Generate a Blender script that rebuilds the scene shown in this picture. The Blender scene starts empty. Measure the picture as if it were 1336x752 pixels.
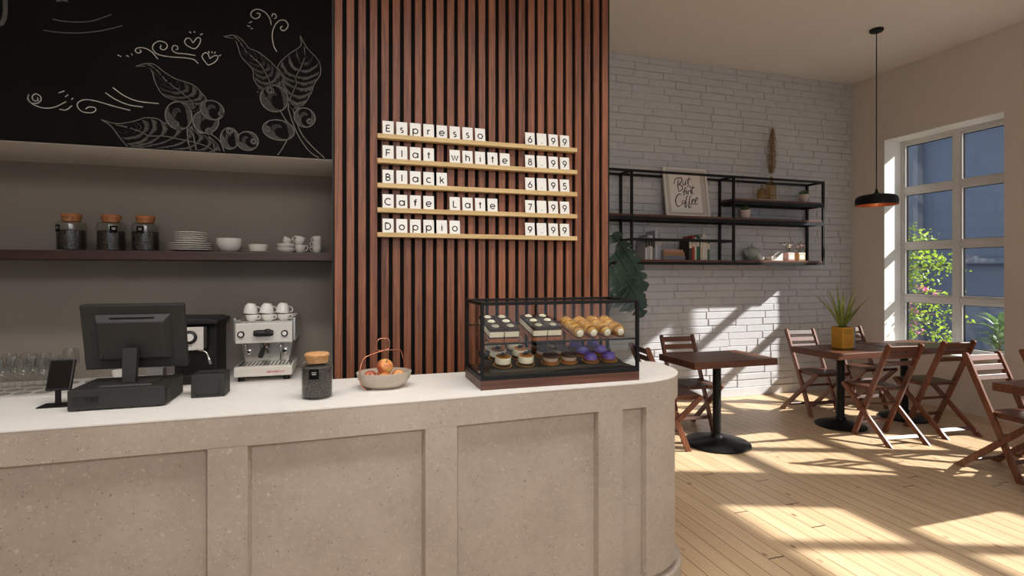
# Cafe interior: service counter, alcove, slatted menu panel, brick wall with shelving, dining tables, tall windows.
SUN = 13.0; SKY = 1.0; EXPO = 0.0
LAMPS = [('counter_fill_strip', (.6, 1.35, 3.72), 46, (1,.975,.94), 4.6, .4, (.6, 1.85, .9), 115),  # unseen strip, added to brighten the countertop and the slatted panel
         ('front_fill', (.4, -2.3, 3.2), 20, (1,.975,.94), 3.4, .8, (.3, 2.2, .95), 85)]  # unseen fill behind the camera, added for the counter front and niche
CHALK_LINES = [[(-1.378,2.267),(-1.376,2.253),(-1.391,2.251),(-1.398,2.267),(-1.386,2.283),(-1.368,2.275),(-1.364,2.257),(-1.376,2.241),(-1.4,2.239),(-1.415,2.256),(-1.411,2.278),(-1.413,2.256),(-1.396,2.234),(-1.357,2.22),(-1.313,2.227),(-1.266,2.258)],[(-1.296,2.296),(-1.273,2.308)],[(-1.27,2.28),(-1.258,2.292)],[(-1.245,2.27),(-1.238,2.278)],[(-1.293,2.219),(-1.266,2.219),(-1.243,2.241)],[(-1.006,2.24),(-1.074,2.254),(-1.147,2.272),(-1.193,2.274),(-1.22,2.256),(-1.218,2.232),(-1.198,2.215),(-1.162,2.215),(-1.147,2.23),(-1.155,2.241),(-1.177,2.24),(-1.189,2.229)],[(-1.109,2.316),(-1.064,2.286),(-1.011,2.266),(-0.953,2.261)],[(-1.078,2.344),(-1.032,2.31),(-0.974,2.288),(-0.885,2.284)],[(-1.059,2.505),(-1.043,2.498)],[(-1.022,2.506),(-1.011,2.502)],[(-1.001,2.518),(-0.996,2.511)],[(-0.888,2.504),(-0.915,2.537),(-0.947,2.552),(-0.974,2.549),(-0.985,2.535),(-0.974,2.524),(-0.96,2.532),(-0.966,2.541)],[(-0.711,2.502),(-0.733,2.521),(-0.783,2.524),(-0.839,2.522),(-0.888,2.528),(-0.91,2.551),(-0.906,2.576),(-0.883,2.594),(-0.855,2.589),(-0.848,2.571),(-0.861,2.554),(-0.877,2.558),(-0.875,2.576)],[(-0.724,2.542),(-0.772,2.545),(-0.806,2.544),(-0.826,2.557),(-0.822,2.578),(-0.806,2.58),(-0.802,2.566),(-0.811,2.56)],[(-0.735,2.604),(-0.748,2.624),(-0.763,2.623),(-0.772,2.606),(-0.761,2.588),(-0.727,2.576),(-0.705,2.605),(-0.702,2.63),(-0.716,2.632),(-0.735,2.604)],[(-0.659,2.534),(-0.669,2.559),(-0.684,2.559),(-0.694,2.539),(-0.68,2.515),(-0.665,2.501),(-0.636,2.52),(-0.623,2.541),(-0.627,2.553),(-0.642,2.549),(-0.659,2.534)],[(-0.75,2.659),(-0.744,2.652)],[(-0.73,2.663),(-0.727,2.656)],[(-0.703,2.649),(-0.691,2.656)],[(-0.665,2.571),(-0.662,2.562)],[(-0.65,2.572),(-0.65,2.562)],[(-0.634,2.572),(-0.639,2.562)],[(-0.618,2.552),(-0.609,2.559)],[(-0.373,2.745),(-0.379,2.775),(-0.401,2.805),(-0.437,2.817),(-0.464,2.802),(-0.469,2.779),(-0.451,2.766),(-0.431,2.777),(-0.427,2.794),(-0.443,2.796)],[(-0.346,2.607),(-0.361,2.638),(-0.368,2.69),(-0.358,2.738),(-0.334,2.772),(-0.305,2.776),(-0.291,2.754),(-0.303,2.728),(-0.321,2.723),(-0.328,2.736),(-0.318,2.746)],[(-0.37,2.789),(-0.364,2.804),(-0.352,2.801),(-0.348,2.789),(-0.358,2.778)],[(-0.479,2.741),(-0.464,2.749)],[(-0.487,2.726),(-0.473,2.721)],[(-0.47,2.71),(-0.46,2.715)]]
CHALK_FAINT = [[(-1.319,2.642),(-1.278,2.638),(-1.218,2.642),(-1.157,2.657),(-1.085,2.697)],[(-1.355,2.585),(-1.298,2.583),(-1.218,2.59),(-1.126,2.613),(-1.038,2.649)],[(-1.548,2.582),(-1.519,2.59),(-1.508,2.605),(-1.501,2.635),(-1.499,2.676),(-1.501,2.705)],[(-1.306,2.732),(-1.283,2.743),(-1.26,2.739)]]
CHALK_STEMS = [[(-0.761,2.175),(-0.756,2.106),(-0.742,2.053)],[(-0.741,2.186),(-0.73,2.121),(-0.718,2.055)],[(-0.654,2.152),(-0.613,2.116),(-0.59,2.056)],[(-0.665,2.138),(-0.627,2.1),(-0.611,2.06)],[(-0.291,2.313),(-0.266,2.235),(-0.235,2.164),(-0.184,2.093),(-0.127,2.056)],[(-0.268,2.315),(-0.246,2.237),(-0.216,2.172),(-0.159,2.109),(-0.099,2.055)],[(-0.328,2.297),(-0.305,2.256),(-0.276,2.221)],[(-0.297,2.146),(-0.321,2.097),(-0.346,2.059)],[(-0.318,2.144),(-0.346,2.059)],[(-0.744,2.272),(-0.75,2.246)],[(-0.284,2.354),(-0.291,2.313)]]
CHALK_LEAVES = [([(-0.983,2.457),(-0.942,2.476),(-0.904,2.476),(-0.861,2.444),(-0.817,2.417),(-0.767,2.403),(-0.727,2.388),(-0.694,2.353),(-0.673,2.323),(-0.694,2.309),(-0.716,2.287),(-0.744,2.266)],[(-0.983,2.457),(-0.942,2.463),(-0.915,2.446),(-0.902,2.395),(-0.877,2.342),(-0.85,2.319),(-0.806,2.304),(-0.761,2.283),(-0.744,2.266)]),([(-0.596,2.654),(-0.549,2.667),(-0.508,2.646),(-0.479,2.61),(-0.437,2.596),(-0.389,2.562),(-0.352,2.527),(-0.325,2.49),(-0.34,2.448),(-0.401,2.415)],[(-0.596,2.654),(-0.549,2.647),(-0.532,2.617),(-0.514,2.56),(-0.461,2.501),(-0.457,2.456),(-0.425,2.4),(-0.401,2.415)]),([(-0.232,2.708),(-0.197,2.645),(-0.14,2.585),(-0.129,2.518),(-0.159,2.461),(-0.178,2.405),(-0.216,2.34),(-0.266,2.329),(-0.284,2.347)],[(-0.232,2.708),(-0.228,2.655),(-0.278,2.609),(-0.328,2.556),(-0.346,2.507),(-0.325,2.483),(-0.334,2.429),(-0.303,2.385),(-0.284,2.347)]),([(-1.126,2.185),(-1.064,2.17),(-0.99,2.188),(-0.947,2.208),(-0.893,2.209),(-0.85,2.187),(-0.783,2.193),(-0.739,2.171),(-0.694,2.149),(-0.648,2.114),(-0.636,2.063)],[(-1.126,2.185),(-1.085,2.156),(-1.053,2.109),(-1.022,2.068),(-1.001,2.056),(-0.915,2.057),(-0.806,2.059),(-0.716,2.06),(-0.636,2.063)])]
CHALK_BERRIES = [(-0.798,2.232,0.059,0.0694,0),(-0.648,2.273,0.054,0.0476,-20),(-0.677,2.212,0.0569,0.0592,-40),(-0.569,2.135,0.0423,0.0546,0),(-0.485,2.128,0.0511,0.0486,20),(-0.358,2.36,0.0674,0.0689,0),(-0.337,2.196,0.0772,0.053,-5),(-0.209,2.273,0.053,0.0508,-20)]
CHALK_EYES = [(-0.813,2.188,0.0154),(-0.608,2.259,0.0116),(-0.662,2.165,0.0159),(-0.569,2.173,0.0141),(-0.457,2.128,0.0132),(-0.379,2.402,0.017),(-0.392,2.197,0.0145),(-0.184,2.255,0.014)]
SCRIPT_LINES = [[(0.247,0.706),(0.272,0.757),(0.333,0.793),(0.396,0.792)],[(0.351,0.783),(0.32,0.668),(0.32,0.585),(0.325,0.502)],[(0.283,0.769),(0.363,0.8),(0.418,0.781),(0.407,0.714),(0.351,0.656),(0.411,0.623),(0.414,0.565),(0.361,0.521),(0.325,0.502)],[(0.444,0.721),(0.433,0.674),(0.451,0.645),(0.483,0.668),(0.502,0.724),(0.498,0.669),(0.519,0.653)],[(0.6,0.828),(0.562,0.731),(0.55,0.671),(0.575,0.668)],[(0.51,0.741),(0.57,0.764),(0.64,0.788)],[(0.514,0.603),(0.468,0.567),(0.446,0.475),(0.429,0.421)],[(0.417,0.503),(0.491,0.535)],[(0.508,0.547),(0.496,0.477),(0.51,0.464)],[(0.537,0.537),(0.533,0.462),(0.547,0.521),(0.588,0.543)],[(0.62,0.563),(0.593,0.54),(0.614,0.507),(0.585,0.473)],[(0.669,0.652),(0.634,0.55),(0.629,0.47),(0.668,0.476)],[(0.593,0.595),(0.648,0.604),(0.709,0.601)],[(0.516,0.62),(0.575,0.634),(0.61,0.608)],[(0.38,0.43),(0.354,0.459),(0.294,0.435),(0.241,0.35),(0.237,0.259),(0.279,0.205),(0.328,0.217),(0.379,0.247)],[(0.411,0.332),(0.381,0.297),(0.392,0.259),(0.43,0.274),(0.444,0.316),(0.411,0.332)],[(0.537,0.432),(0.498,0.41),(0.466,0.309),(0.44,0.208),(0.466,0.199),(0.486,0.268),(0.452,0.3)],[(0.613,0.432),(0.568,0.405),(0.541,0.295),(0.523,0.198),(0.554,0.192),(0.575,0.26),(0.528,0.298)],[(0.604,0.294),(0.662,0.337),(0.66,0.367),(0.628,0.352),(0.601,0.289),(0.625,0.257),(0.673,0.284)],[(0.682,0.306),(0.745,0.359),(0.739,0.396),(0.702,0.369),(0.677,0.297),(0.697,0.258),(0.75,0.287)],[(0.233,0.664),(0.259,0.728)]]
PAPER_RECT = [(0.131,0.823),(0.846,0.827),(0.836,0.096),(0.117,0.084)]
import bpy, bmesh, math, random
from mathutils import Vector, Matrix, Euler
random.seed(11)
PI = math.pi
scene = bpy.context.scene
col = scene.collection
rad = math.radians

# ------------------------------------------------------------------ mesh builder
class MB:
    def __init__(self):
        self.v = []; self.f = []; self.mi = []
    def _add(self, vs, fs, mi=0):
        o = len(self.v)
        self.v += [tuple(p) for p in vs]
        self.f += [tuple(i + o for i in f) for f in fs]
        self.mi += [mi] * len(fs)
    def box(self, x0, x1, y0, y1, z0, z1, mi=0):
        vs = [(x0,y0,z0),(x1,y0,z0),(x1,y1,z0),(x0,y1,z0),(x0,y0,z1),(x1,y0,z1),(x1,y1,z1),(x0,y1,z1)]
        self._add(vs, [(0,3,2,1),(4,5,6,7),(0,1,5,4),(1,2,6,5),(2,3,7,6),(3,0,4,7)], mi); return self
    def frustum(self, r0, z0, r1, z1, mi=0):
        """r0, r1 = (x0,x1,y0,y1) rectangles at z0 and z1"""
        a,b,c,d = r0; e,f,g,h = r1
        vs = [(a,c,z0),(b,c,z0),(b,d,z0),(a,d,z0),(e,g,z1),(f,g,z1),(f,h,z1),(e,h,z1)]
        self._add(vs, [(0,3,2,1),(4,5,6,7),(0,1,5,4),(1,2,6,5),(2,3,7,6),(3,0,4,7)], mi); return self
    def bar(self, p, q, w, h, up=(0,0,1), mi=0):
        """rectangular bar from p to q; w along the side axis, h along the up-ish axis"""
        p = Vector(p); q = Vector(q); d = (q - p).normalized(); up = Vector(up)
        s = d.cross(up)
        if s.length < 1e-5: s = d.cross(Vector((1,0,0)))
        s.normalize(); u = s.cross(d).normalized()
        s = s * (w/2); u = u * (h/2)
        vs = [p-s-u, p+s-u, p+s+u, p-s+u, q-s-u, q+s-u, q+s+u, q-s+u]
        self._add(vs, [(0,3,2,1),(4,5,6,7),(0,1,5,4),(1,2,6,5),(2,3,7,6),(3,0,4,7)], mi); return self
    def tube(self, pts, r, n=8, closed=False, mi=0, caps=True):
        pts = [Vector(p) for p in pts]; m = len(pts)
        rs = r if isinstance(r, (list, tuple)) else [r]*m
        t0 = (pts[1]-pts[0]).normalized()
        a = t0.cross(Vector((0,0,1)))
        if a.length < 1e-3: a = t0.cross(Vector((1,0,0)))
        a.normalize(); vs = []
        for i in range(m):
            if closed: t = (pts[(i+1)%m]-pts[i-1])
            elif i == 0: t = pts[1]-pts[0]
            elif i == m-1: t = pts[-1]-pts[-2]
            else: t = (pts[i+1]-pts[i]).normalized() + (pts[i]-pts[i-1]).normalized()
            t.normalize()
            a = a - t*a.dot(t)
            if a.length < 1e-6: a = t.orthogonal()
            a.normalize(); b = t.cross(a)
            for k in range(n):
                th = 2*PI*k/n
                vs.append(pts[i] + (a*math.cos(th) + b*math.sin(th))*rs[i])
        fs = []
        for i in range(m if closed else m-1):
            j = (i+1) % m
            for k in range(n):
                l = (k+1) % n
                fs.append((i*n+k, i*n+l, j*n+l, j*n+k))
        if caps and not closed:
            fs.append(tuple(range(n-1,-1,-1))); fs.append(tuple((m-1)*n+k for k in range(n)))
        self._add(vs, fs, mi); return self
    def lathe(self, prof, n=24, c=(0,0,0), mi=0, sx=1.0, sy=1.0):
        """prof: list of (r, z); ends with r=0 are closed to a point"""
        vs = []; idx = []
        for r, z in prof:
            if r < 1e-7:
                idx.append([len(vs)]); vs.append((c[0], c[1], c[2]+z))
            else:
                st = len(vs); idx.append([st+k for k in range(n)])
                for k in range(n):
                    th = 2*PI*k/n
                    vs.append((c[0]+r*sx*math.cos(th), c[1]+r*sy*math.sin(th), c[2]+z))
        fs = []
        for a, b in zip(idx[:-1], idx[1:]):
            if len(a) == 1 and len(b) == 1: continue
            for k in range(n):
                l = (k+1) % n
                if len(a) == 1: fs.append((a[0], b[l], b[k]))
                elif len(b) == 1: fs.append((a[k], a[l], b[0]))
                else: fs.append((a[k], a[l], b[l], b[k]))
        self._add(vs, fs, mi); return self
    def prism(self, poly, z0, z1, mi=0):
        n = len(poly)
        vs = [(x,y,z0) for x,y in poly] + [(x,y,z1) for x,y in poly]
        fs = [tuple(range(n-1,-1,-1)), tuple(range(n,2*n))] + [(i,(i+1)%n,n+(i+1)%n,n+i) for i in range(n)]
        self._add(vs, fs, mi); return self
    def prism_y(self, poly, y0, y1, mi=0):
        """poly of (x, z) extruded along y"""
        n = len(poly)
        vs = [(x,y0,z) for x,z in poly] + [(x,y1,z) for x,z in poly]
        fs = [tuple(range(n)), tuple(range(2*n-1,n-1,-1))] + [(i,n+i,n+(i+1)%n,(i+1)%n) for i in range(n)]
        self._add(vs, fs, mi); return self
    def ball(self, c, r, nu=16, nv=10, mi=0):
        rx, ry, rz = r if isinstance(r, (tuple, list)) else (r, r, r)
        prof = [(math.sin(PI*i/nv), -math.cos(PI*i/nv)) for i in range(nv+1)]
        prof[0] = (0,-1); prof[-1] = (0,1)
        o = len(self.v); self.lathe(prof, nu, (0,0,0), mi)
        for i in range(o, len(self.v)):
            x,y,z = self.v[i]; self.v[i] = (c[0]+x*rx, c[1]+y*ry, c[2]+z*rz)
        return self
    def sheet(self, rows, mi=0):
        n = len(rows[0]); vs = [p for r in rows for p in r]; fs = []
        for i in range(len(rows)-1):
            for k in range(n-1):
                fs.append((i*n+k, i*n+k+1, (i+1)*n+k+1, (i+1)*n+k))
        self._add(vs, fs, mi); return self
    def ribbon(self, pts, w, y0, y1, mi=0, org=(0,0), closed=False):
        """flat stroke along (x, z) points, solid between y0 (front) and y1"""
        P = [Vector((p[0]+org[0], p[1]+org[1])) for p in pts]; n = len(P); L = []; R = []
        ws = w if isinstance(w, (list, tuple)) else [w]*n
        for i in range(n):
            if closed: t = P[(i+1)%n]-P[i-1]
            elif i == 0: t = P[1]-P[0]
            elif i == n-1: t = P[-1]-P[-2]
            else: t = (P[i+1]-P[i]).normalized()+(P[i]-P[i-1]).normalized()
            if t.length < 1e-9: t = P[min(i+1,n-1)]-P[max(i-1,0)]
            if t.length < 1e-9: t = Vector((1,0))
            t.normalize(); nn = Vector((-t.y, t.x))*ws[i]/2
            if closed or 0 < i < n-1:
                ca = t.dot((P[(i+1)%n]-P[i]).normalized()); nn = nn/max(ca, .55)
            L.append(P[i]+nn); R.append(P[i]-nn)
        vs = [(p.x,y0,p.y) for p in L]+[(p.x,y0,p.y) for p in R]+[(p.x,y1,p.y) for p in L]+[(p.x,y1,p.y) for p in R]
        fs = []
        for i in range(n if closed else n-1):
            j = (i+1)%n
            fs += [(i,j,n+j,n+i), (2*n+i,3*n+i,3*n+j,2*n+j), (i,2*n+i,2*n+j,j), (n+i,n+j,3*n+j,3*n+i)]
        if not closed:
            fs += [(0,n,3*n,2*n), (n-1,3*n-1,4*n-1,2*n-1)]
        self._add(vs, fs, mi); return self
    def xform(self, M, start=0):
        for i in range(start, len(self.v)):
            self.v[i] = tuple(M @ Vector(self.v[i]))
        return self
    def merge(self, other, M=None, mi=None):
        vs = [tuple(M @ Vector(p)) for p in other.v] if M else other.v
        o = len(self.v); self.v += list(vs)
        self.f += [tuple(i+o for i in f) for f in other.f]
        self.mi += other.mi if mi is None else [mi]*len(other.f); return self
    def build(self, name, mats, parent=None, loc=(0,0,0), rot=(0,0,0), bevel=0, smooth=None, seg=2, recalc=True):
        me = bpy.data.meshes.new(name); me.from_pydata(self.v, [], self.f)
        if recalc:
            b = bmesh.new(); b.from_mesh(me); bmesh.ops.recalc_face_normals(b, faces=b.faces); b.to_mesh(me); b.free()
        for m in (mats if isinstance(mats, (list, tuple)) else [mats]): me.materials.append(m)
        me.polygons.foreach_set('material_index', self.mi)
        if smooth is not None:
            me.polygons.foreach_set('use_smooth', [True]*len(self.f))
            me.set_sharp_from_angle(angle=rad(smooth))
        me.update()
        o = bpy.data.objects.new(name, me); col.objects.link(o)
        o.location = loc; o.rotation_euler = rot
        if parent is not None: o.parent = parent
        if bevel:
            md = o.modifiers.new('bevel', 'BEVEL'); md.width = bevel; md.segments = seg; md.limit_method = 'ANGLE'; md.angle_limit = rad(40)
        return o

def thing(name, label, cat, loc=(0,0,0), rot=(0,0,0), group=None):
    o = bpy.data.objects.new(name, None); col.objects.link(o)
    o.empty_display_size = .05
    o.location = loc; o.rotation_euler = rot if isinstance(rot, (tuple, list)) else (0,0,rot)
    o['label'] = label; o['category'] = cat
    if group: o['group'] = group
    return o
def tag(o, label, cat, group=None, kind=None):
    o['label'] = label; o['category'] = cat
    if group: o['group'] = group
    if kind: o['kind'] = kind
    return o
def struct(o, label=None):
    o['kind'] = 'structure'
    if label: o['label'] = label
    return o
def kids(o): return [c for c in bpy.data.objects if c.parent == o]
def dup(root, loc=None, rot=None, label=None, group=None):
    def cp(o, par):
        c = o.copy(); col.objects.link(c)
        if par is not None: c.parent = par
        for ch in list(o.children): cp(ch, c)
        return c
    r = cp(root, None)
    if loc is not None: r.location = loc
    if rot is not None: r.rotation_euler = rot if isinstance(rot, (tuple, list)) else (0,0,rot)
    if label: r['label'] = label
    if group: r['group'] = group
    return r

def smoothline(pts, sub=5):
    if len(pts) < 3: return [Vector(p) for p in pts]
    P = [Vector(p) for p in pts]; P = [P[0]*2-P[1]] + P + [P[-1]*2-P[-2]]; out = []
    for i in range(1, len(P)-2):
        for k in range(sub):
            t = k/sub
            out.append(.5*((2*P[i]) + (-P[i-1]+P[i+1])*t + (2*P[i-1]-5*P[i]+4*P[i+1]-P[i+2])*t*t + (-P[i-1]+3*P[i]-3*P[i+1]+P[i+2])*t**3))
    out.append(P[-2]); return out
def circ(cx, cy, rx, a0=0, a1=360, n=18, ry=None):
    ry = rx if ry is None else ry
    return [(cx+rx*math.cos(rad(a0+(a1-a0)*i/n)), cy+ry*math.sin(rad(a0+(a1-a0)*i/n))) for i in range(n+1)]

# ------------------------------------------------------------------ materials
def srgb(r, g, b):
    f = lambda c: (c/255/12.92) if c/255 <= .04045 else ((c/255+.055)/1.055)**2.4
    return (f(r), f(g), f(b), 1)
class NT:
    def __init__(self, name):
        self.m = bpy.data.materials.new(name); self.m.use_nodes = True
        self.t = self.m.node_tree; self.t.nodes.clear()
        self.out = self.n('ShaderNodeOutputMaterial')
    def n(self, typ, **kw):
        x = self.t.nodes.new(typ)
        for k, v in kw.items():
            if k.startswith('i_'): x.inputs[k[2:].replace('_', ' ')].default_value = v
            else: setattr(x, k, v)
        return x
    def l(self, a, b): self.t.links.new(a, b)
    def math(self, op, a, b=None, c=None):
        x = self.n('ShaderNodeMath', operation=op)
        for i, v in enumerate((a, b, c)):
            if v is None: continue
            if isinstance(v, (int, float)): x.inputs[i].default_value = v
            else: self.l(v, x.inputs[i])
        return x.outputs[0]
    def mix(self, f, a, b, blend='MIX'):
        x = self.n('ShaderNodeMix', data_type='RGBA', blend_type=blend)
        for sock, v in ((x.inputs[0], f), (x.inputs[6], a), (x.inputs[7], b)):
            if isinstance(v, (int, float, tuple)): sock.default_value = v
            else: self.l(v, sock)
        return x.outputs[2]
    def ramp(self, f, stops):
        x = self.n('ShaderNodeValToRGB'); e = x.color_ramp.elements
        while len(e) < len(stops): e.new(.5)
        for el, (p, c) in zip(e, stops):
            el.position = p; el.color = c if isinstance(c, tuple) else (c,c,c,1)
        self.l(f, x.inputs[0]); return x.outputs[0]
    def coord(self, kind='Object', scale=(1,1,1), loc=None, rnd=False):
        tc = self.n('ShaderNodeTexCoord'); mp = self.n('ShaderNodeMapping')
        mp.inputs['Scale'].default_value = scale
        v = tc.outputs[kind]
        if rnd:
            oi = self.n('ShaderNodeObjectInfo'); cx = self.n('ShaderNodeCombineXYZ')
            r = self.math('MULTIPLY', oi.outputs['Random'], 37.0)
            for i in range(3): self.l(r, cx.inputs[i])
            ad = self.n('ShaderNodeVectorMath', operation='ADD'); self.l(v, ad.inputs[0]); self.l(cx.outputs[0], ad.inputs[1]); v = ad.outputs[0]
        self.l(v, mp.inputs[0]); return mp.outputs[0]
    def noise(self, vec, scale=5, detail=3, rough=.5, dist=0):
        x = self.n('ShaderNodeTexNoise'); x.inputs['Scale'].default_value = scale; x.inputs['Detail'].default_value = detail
        x.inputs['Roughness'].default_value = rough; x.inputs['Distortion'].default_value = dist
        self.l(vec, x.inputs['Vector']); return x.outputs['Fac']
    def bsdf(self, color, rough=.5, metal=0, bump=None, bstr=.2, bdist=.01, **kw):
        b = self.n('ShaderNodeBsdfPrincipled')
        for s, v in (('Base Color', color), ('Roughness', rough), ('Metallic', metal)):
            if isinstance(v, (int, float, tuple)): b.inputs[s].default_value = v
            else: self.l(v, b.inputs[s])
        for k, v in kw.items(): b.inputs[k.replace('_', ' ')].default_value = v
        if bump is not None:
            bp = self.n('ShaderNodeBump'); bp.inputs['Strength'].default_value = bstr; bp.inputs['Distance'].default_value = bdist
            self.l(bump, bp.inputs['Height']); self.l(bp.outputs[0], b.inputs['Normal'])
        self.l(b.outputs[0], self.out.inputs[0]); self.b = b; return self.m

def plain(name, c, rough=.5, metal=0, var=.06, scale=8, bump=0, **kw):
    t = NT(name); v = t.coord(rnd=True); nz = t.noise(v, scale, 3)
    d = tuple(x*(1-var) for x in c[:3])+(1,); e = tuple(min(1, x*(1+var)) for x in c[:3])+(1,)
    return t.bsdf(t.ramp(nz, [(.3, d), (.7, e)]), rough, metal, bump=(t.noise(v, scale*12, 2) if bump else None), bstr=bump, bdist=.004, **kw)
def wood(name, c1, c2, axis=0, rough=.45, grain=60, bump=.08):
    t = NT(name); sc = [grain]*3; sc[axis] = grain*.045
    v = t.coord(scale=tuple(sc), rnd=True)
    n1 = t.noise(v, 1.0, 4, .6, .4)
    sc2 = [7]*3; sc2[axis] = .7
    n2 = t.noise(t.coord(scale=tuple(sc2), rnd=True), 1.0, 2)
    f = t.math('ADD', t.math('MULTIPLY', n1, .65), t.math('MULTIPLY', n2, .45))
    return t.bsdf(t.ramp(f, [(.36, c1), (.72, c2)]), rough, bump=n1, bstr=bump, bdist=.003)
def thin_glass(name, tint=(.96,.98,.97,1), refl=1.0, rough=.01):
    t = NT(name); tr = t.n('ShaderNodeBsdfTransparent'); tr.inputs[0].default_value = tint
    gl = t.n('ShaderNodeBsdfGlossy'); gl.inputs['Roughness'].default_value = rough
    lw = t.n('ShaderNodeLayerWeight'); lw.inputs[0].default_value = .5
    p = t.math('POWER', lw.outputs['Facing'], 4.0)
    f = t.math('MINIMUM', t.math('ADD', t.math('MULTIPLY', p, .85*refl), .045*refl), 1.0)
    mx = t.n('ShaderNodeMixShader'); t.l(f, mx.inputs[0]); t.l(tr.outputs[0], mx.inputs[1]); t.l(gl.outputs[0], mx.inputs[2])
    t.l(mx.outputs[0], t.out.inputs[0]); return t.m
def leafmat(name, c1, c2, trans=.35, rough=.45, scale=6):
    t = NT(name); v = t.coord(rnd=True); nz = t.noise(v, scale, 3)
    c = t.ramp(nz, [(.3, c1), (.7, c2)])
    b = t.n('ShaderNodeBsdfPrincipled'); t.l(c, b.inputs['Base Color']); b.inputs['Roughness'].default_value = rough
    tl = t.n('ShaderNodeBsdfTranslucent'); t.l(c, tl.inputs[0])
    mx = t.n('ShaderNodeMixShader'); mx.inputs[0].default_value = trans
    t.l(b.outputs[0], mx.inputs[1]); t.l(tl.outputs[0], mx.inputs[2]); t.l(mx.outputs[0], t.out.inputs[0]); return t.m
def glow(name, c, s):
    t = NT(name); e = t.n('ShaderNodeEmission'); e.inputs[0].default_value = c; e.inputs[1].default_value = s
    t.l(e.outputs[0], t.out.inputs[0]); return t.m

M = {}
M['ceiling'] = plain('ceiling_paint', srgb(233,228,224), .9, var=.015, scale=1)
M['wall'] = plain('warm_wall_paint', srgb(222,214,206), .9, var=.02, scale=1.5, bump=.03)
M['reveal'] = plain('reveal_white', srgb(232,229,224), .8, var=.01)
M['soffit'] = plain('soffit_white', srgb(226,218,208), .9, var=.01)
M['niche'] = plain('taupe_niche_paint', srgb(142,132,122), .9, var=.03, scale=1.5)
M['brick'] = plain('white_painted_brick', srgb(196,195,197), .75, var=.04, scale=14, bump=.15)
M['board'] = plain('chalkboard_black', srgb(13,11,10), .95, var=.15, scale=3, Specular_IOR_Level=.15)
M['chalk'] = plain('chalk_white', srgb(172,166,158), .95, var=.15, scale=60)
M['chalk_dim'] = plain('chalk_smudged', srgb(74,70,66), .95, var=.2, scale=60)
M['chalk_line'] = plain('chalk_fine', srgb(108,103,97), .95, var=.2, scale=60)
M['slat'] = wood('walnut_slat', srgb(80,42,27), srgb(162,99,68), 2, .5, 95)
M['black_felt'] = plain('black_backing', srgb(15,15,15), .9, Specular_IOR_Level=.2)
M['mahog'] = wood('mahogany_x', srgb(60,33,23), srgb(112,68,49), 0, .40, 70)
M['mahog_y'] = wood('mahogany_y', srgb(60,33,23), srgb(112,68,49), 1, .40, 70)
M['chairwood'] = wood('chair_hardwood', srgb(78,42,28), srgb(140,86,60), 2, .38, 60)
M['shelf_dark'] = wood('dark_oak_shelf', srgb(34,16,10), srgb(66,36,24), 0, .45, 50)
M['bamboo'] = wood('bamboo_ledge', srgb(196,160,104), srgb(228,200,146), 0, .5, 40)
M['card'] = plain('menu_card', srgb(243,241,235), .6, var=.01)
M['ink'] = plain('black_ink', srgb(34,32,30), .7)
M['metal_black'] = plain('black_steel', srgb(11,11,11), .5, 0, var=.1, Specular_IOR_Level=.3)
M['plastic'] = plain('charcoal_plastic', srgb(36,34,32), .55, var=.04, scale=4)
M['plastic_dark'] = plain('black_plastic', srgb(24,23,22), .45, var=.05)
M['screen'] = plain('black_screen', srgb(18,17,17), .12, var=.02)
M['steel'] = plain('brushed_steel', srgb(205,200,192), .3, 1.0, var=.03)
M['enamel'] = plain('white_enamel', srgb(222,216,207), .35, var=.01)
M['chrome'] = plain('chrome', srgb(225,222,218), .12, 1.0, var=.01)
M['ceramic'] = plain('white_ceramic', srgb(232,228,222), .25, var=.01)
M['ceramic_dimmed'] = plain('dimmed_white_crockery', srgb(196,190,182), .35, var=.02)  # white ceramic with the niche shade put into its colour
M['celadon'] = plain('celadon_ceramic', srgb(168,176,168), .2, var=.04)
M['red'] = plain('red_lettering', srgb(190,42,40), .5)
M['glass'] = thin_glass('clear_glass', (.965,.98,.975,1), .55)
M['window_glass'] = thin_glass('window_glass', (.97,.98,.98,1), .7)
M['stemware'] = thin_glass('stemware_glass', (.955,.96,.955,1), 1.0)
M['amber'] = thin_glass('amber_glass', (.88,.79,.64,1), .8)
M['cork_dark'] = plain('dark_cork', srgb(160,100,60), .85, var=.18, scale=70)
M['cork'] = plain('cork', srgb(196,146,96), .85, var=.18, scale=70)
M['frame_white'] = plain('window_frame_paint', srgb(222,220,218), .45, var=.01)
M['copper'] = plain('copper_wire', srgb(214,150,122), .25, 1.0, var=.02)
M['stoneware'] = plain('beige_stoneware', srgb(186,172,156), .6, var=.05, scale=30)
M['copper_paint'] = plain('copper_lining', srgb(190,104,56), .4, .3)
M['soil'] = plain('dark_soil', srgb(48,36,28), .95, var=.3, scale=60)
M['bark'] = plain('bark', srgb(110,92,74), .9, var=.25, scale=20, bump=.4)
M['paper'] = plain('book_paper', srgb(222,212,194), .8)
M['picture_white'] = plain('white_picture_frame', srgb(226,220,214), .5, var=.01)
M['mat_board'] = plain('grey_mount', srgb(196,188,182), .8, var=.01)
M['paper_white'] = plain('white_print_paper', srgb(232,226,220), .8, var=.01)
M['ext_wall'] = plain('slate_render', srgb(92,104,125), .8, var=.08, scale=.6)
M['ext_trim'] = plain('pale_slate_trim', srgb(96,106,124), .8)
M['ext_ground'] = plain('grey_paving', srgb(150,146,140), .9, var=.1, scale=3)
M['leaf_tree'] = leafmat('bright_tree_leaf', srgb(104,140,38), srgb(176,200,70), .45)
M['flower_pink'] = leafmat('pink_blossom', srgb(214,90,140), srgb(240,160,196), .3)
M['leaf_dark'] = leafmat('dark_monstera', srgb(30,52,40), srgb(58,84,66), .1, .35, 5)
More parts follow.
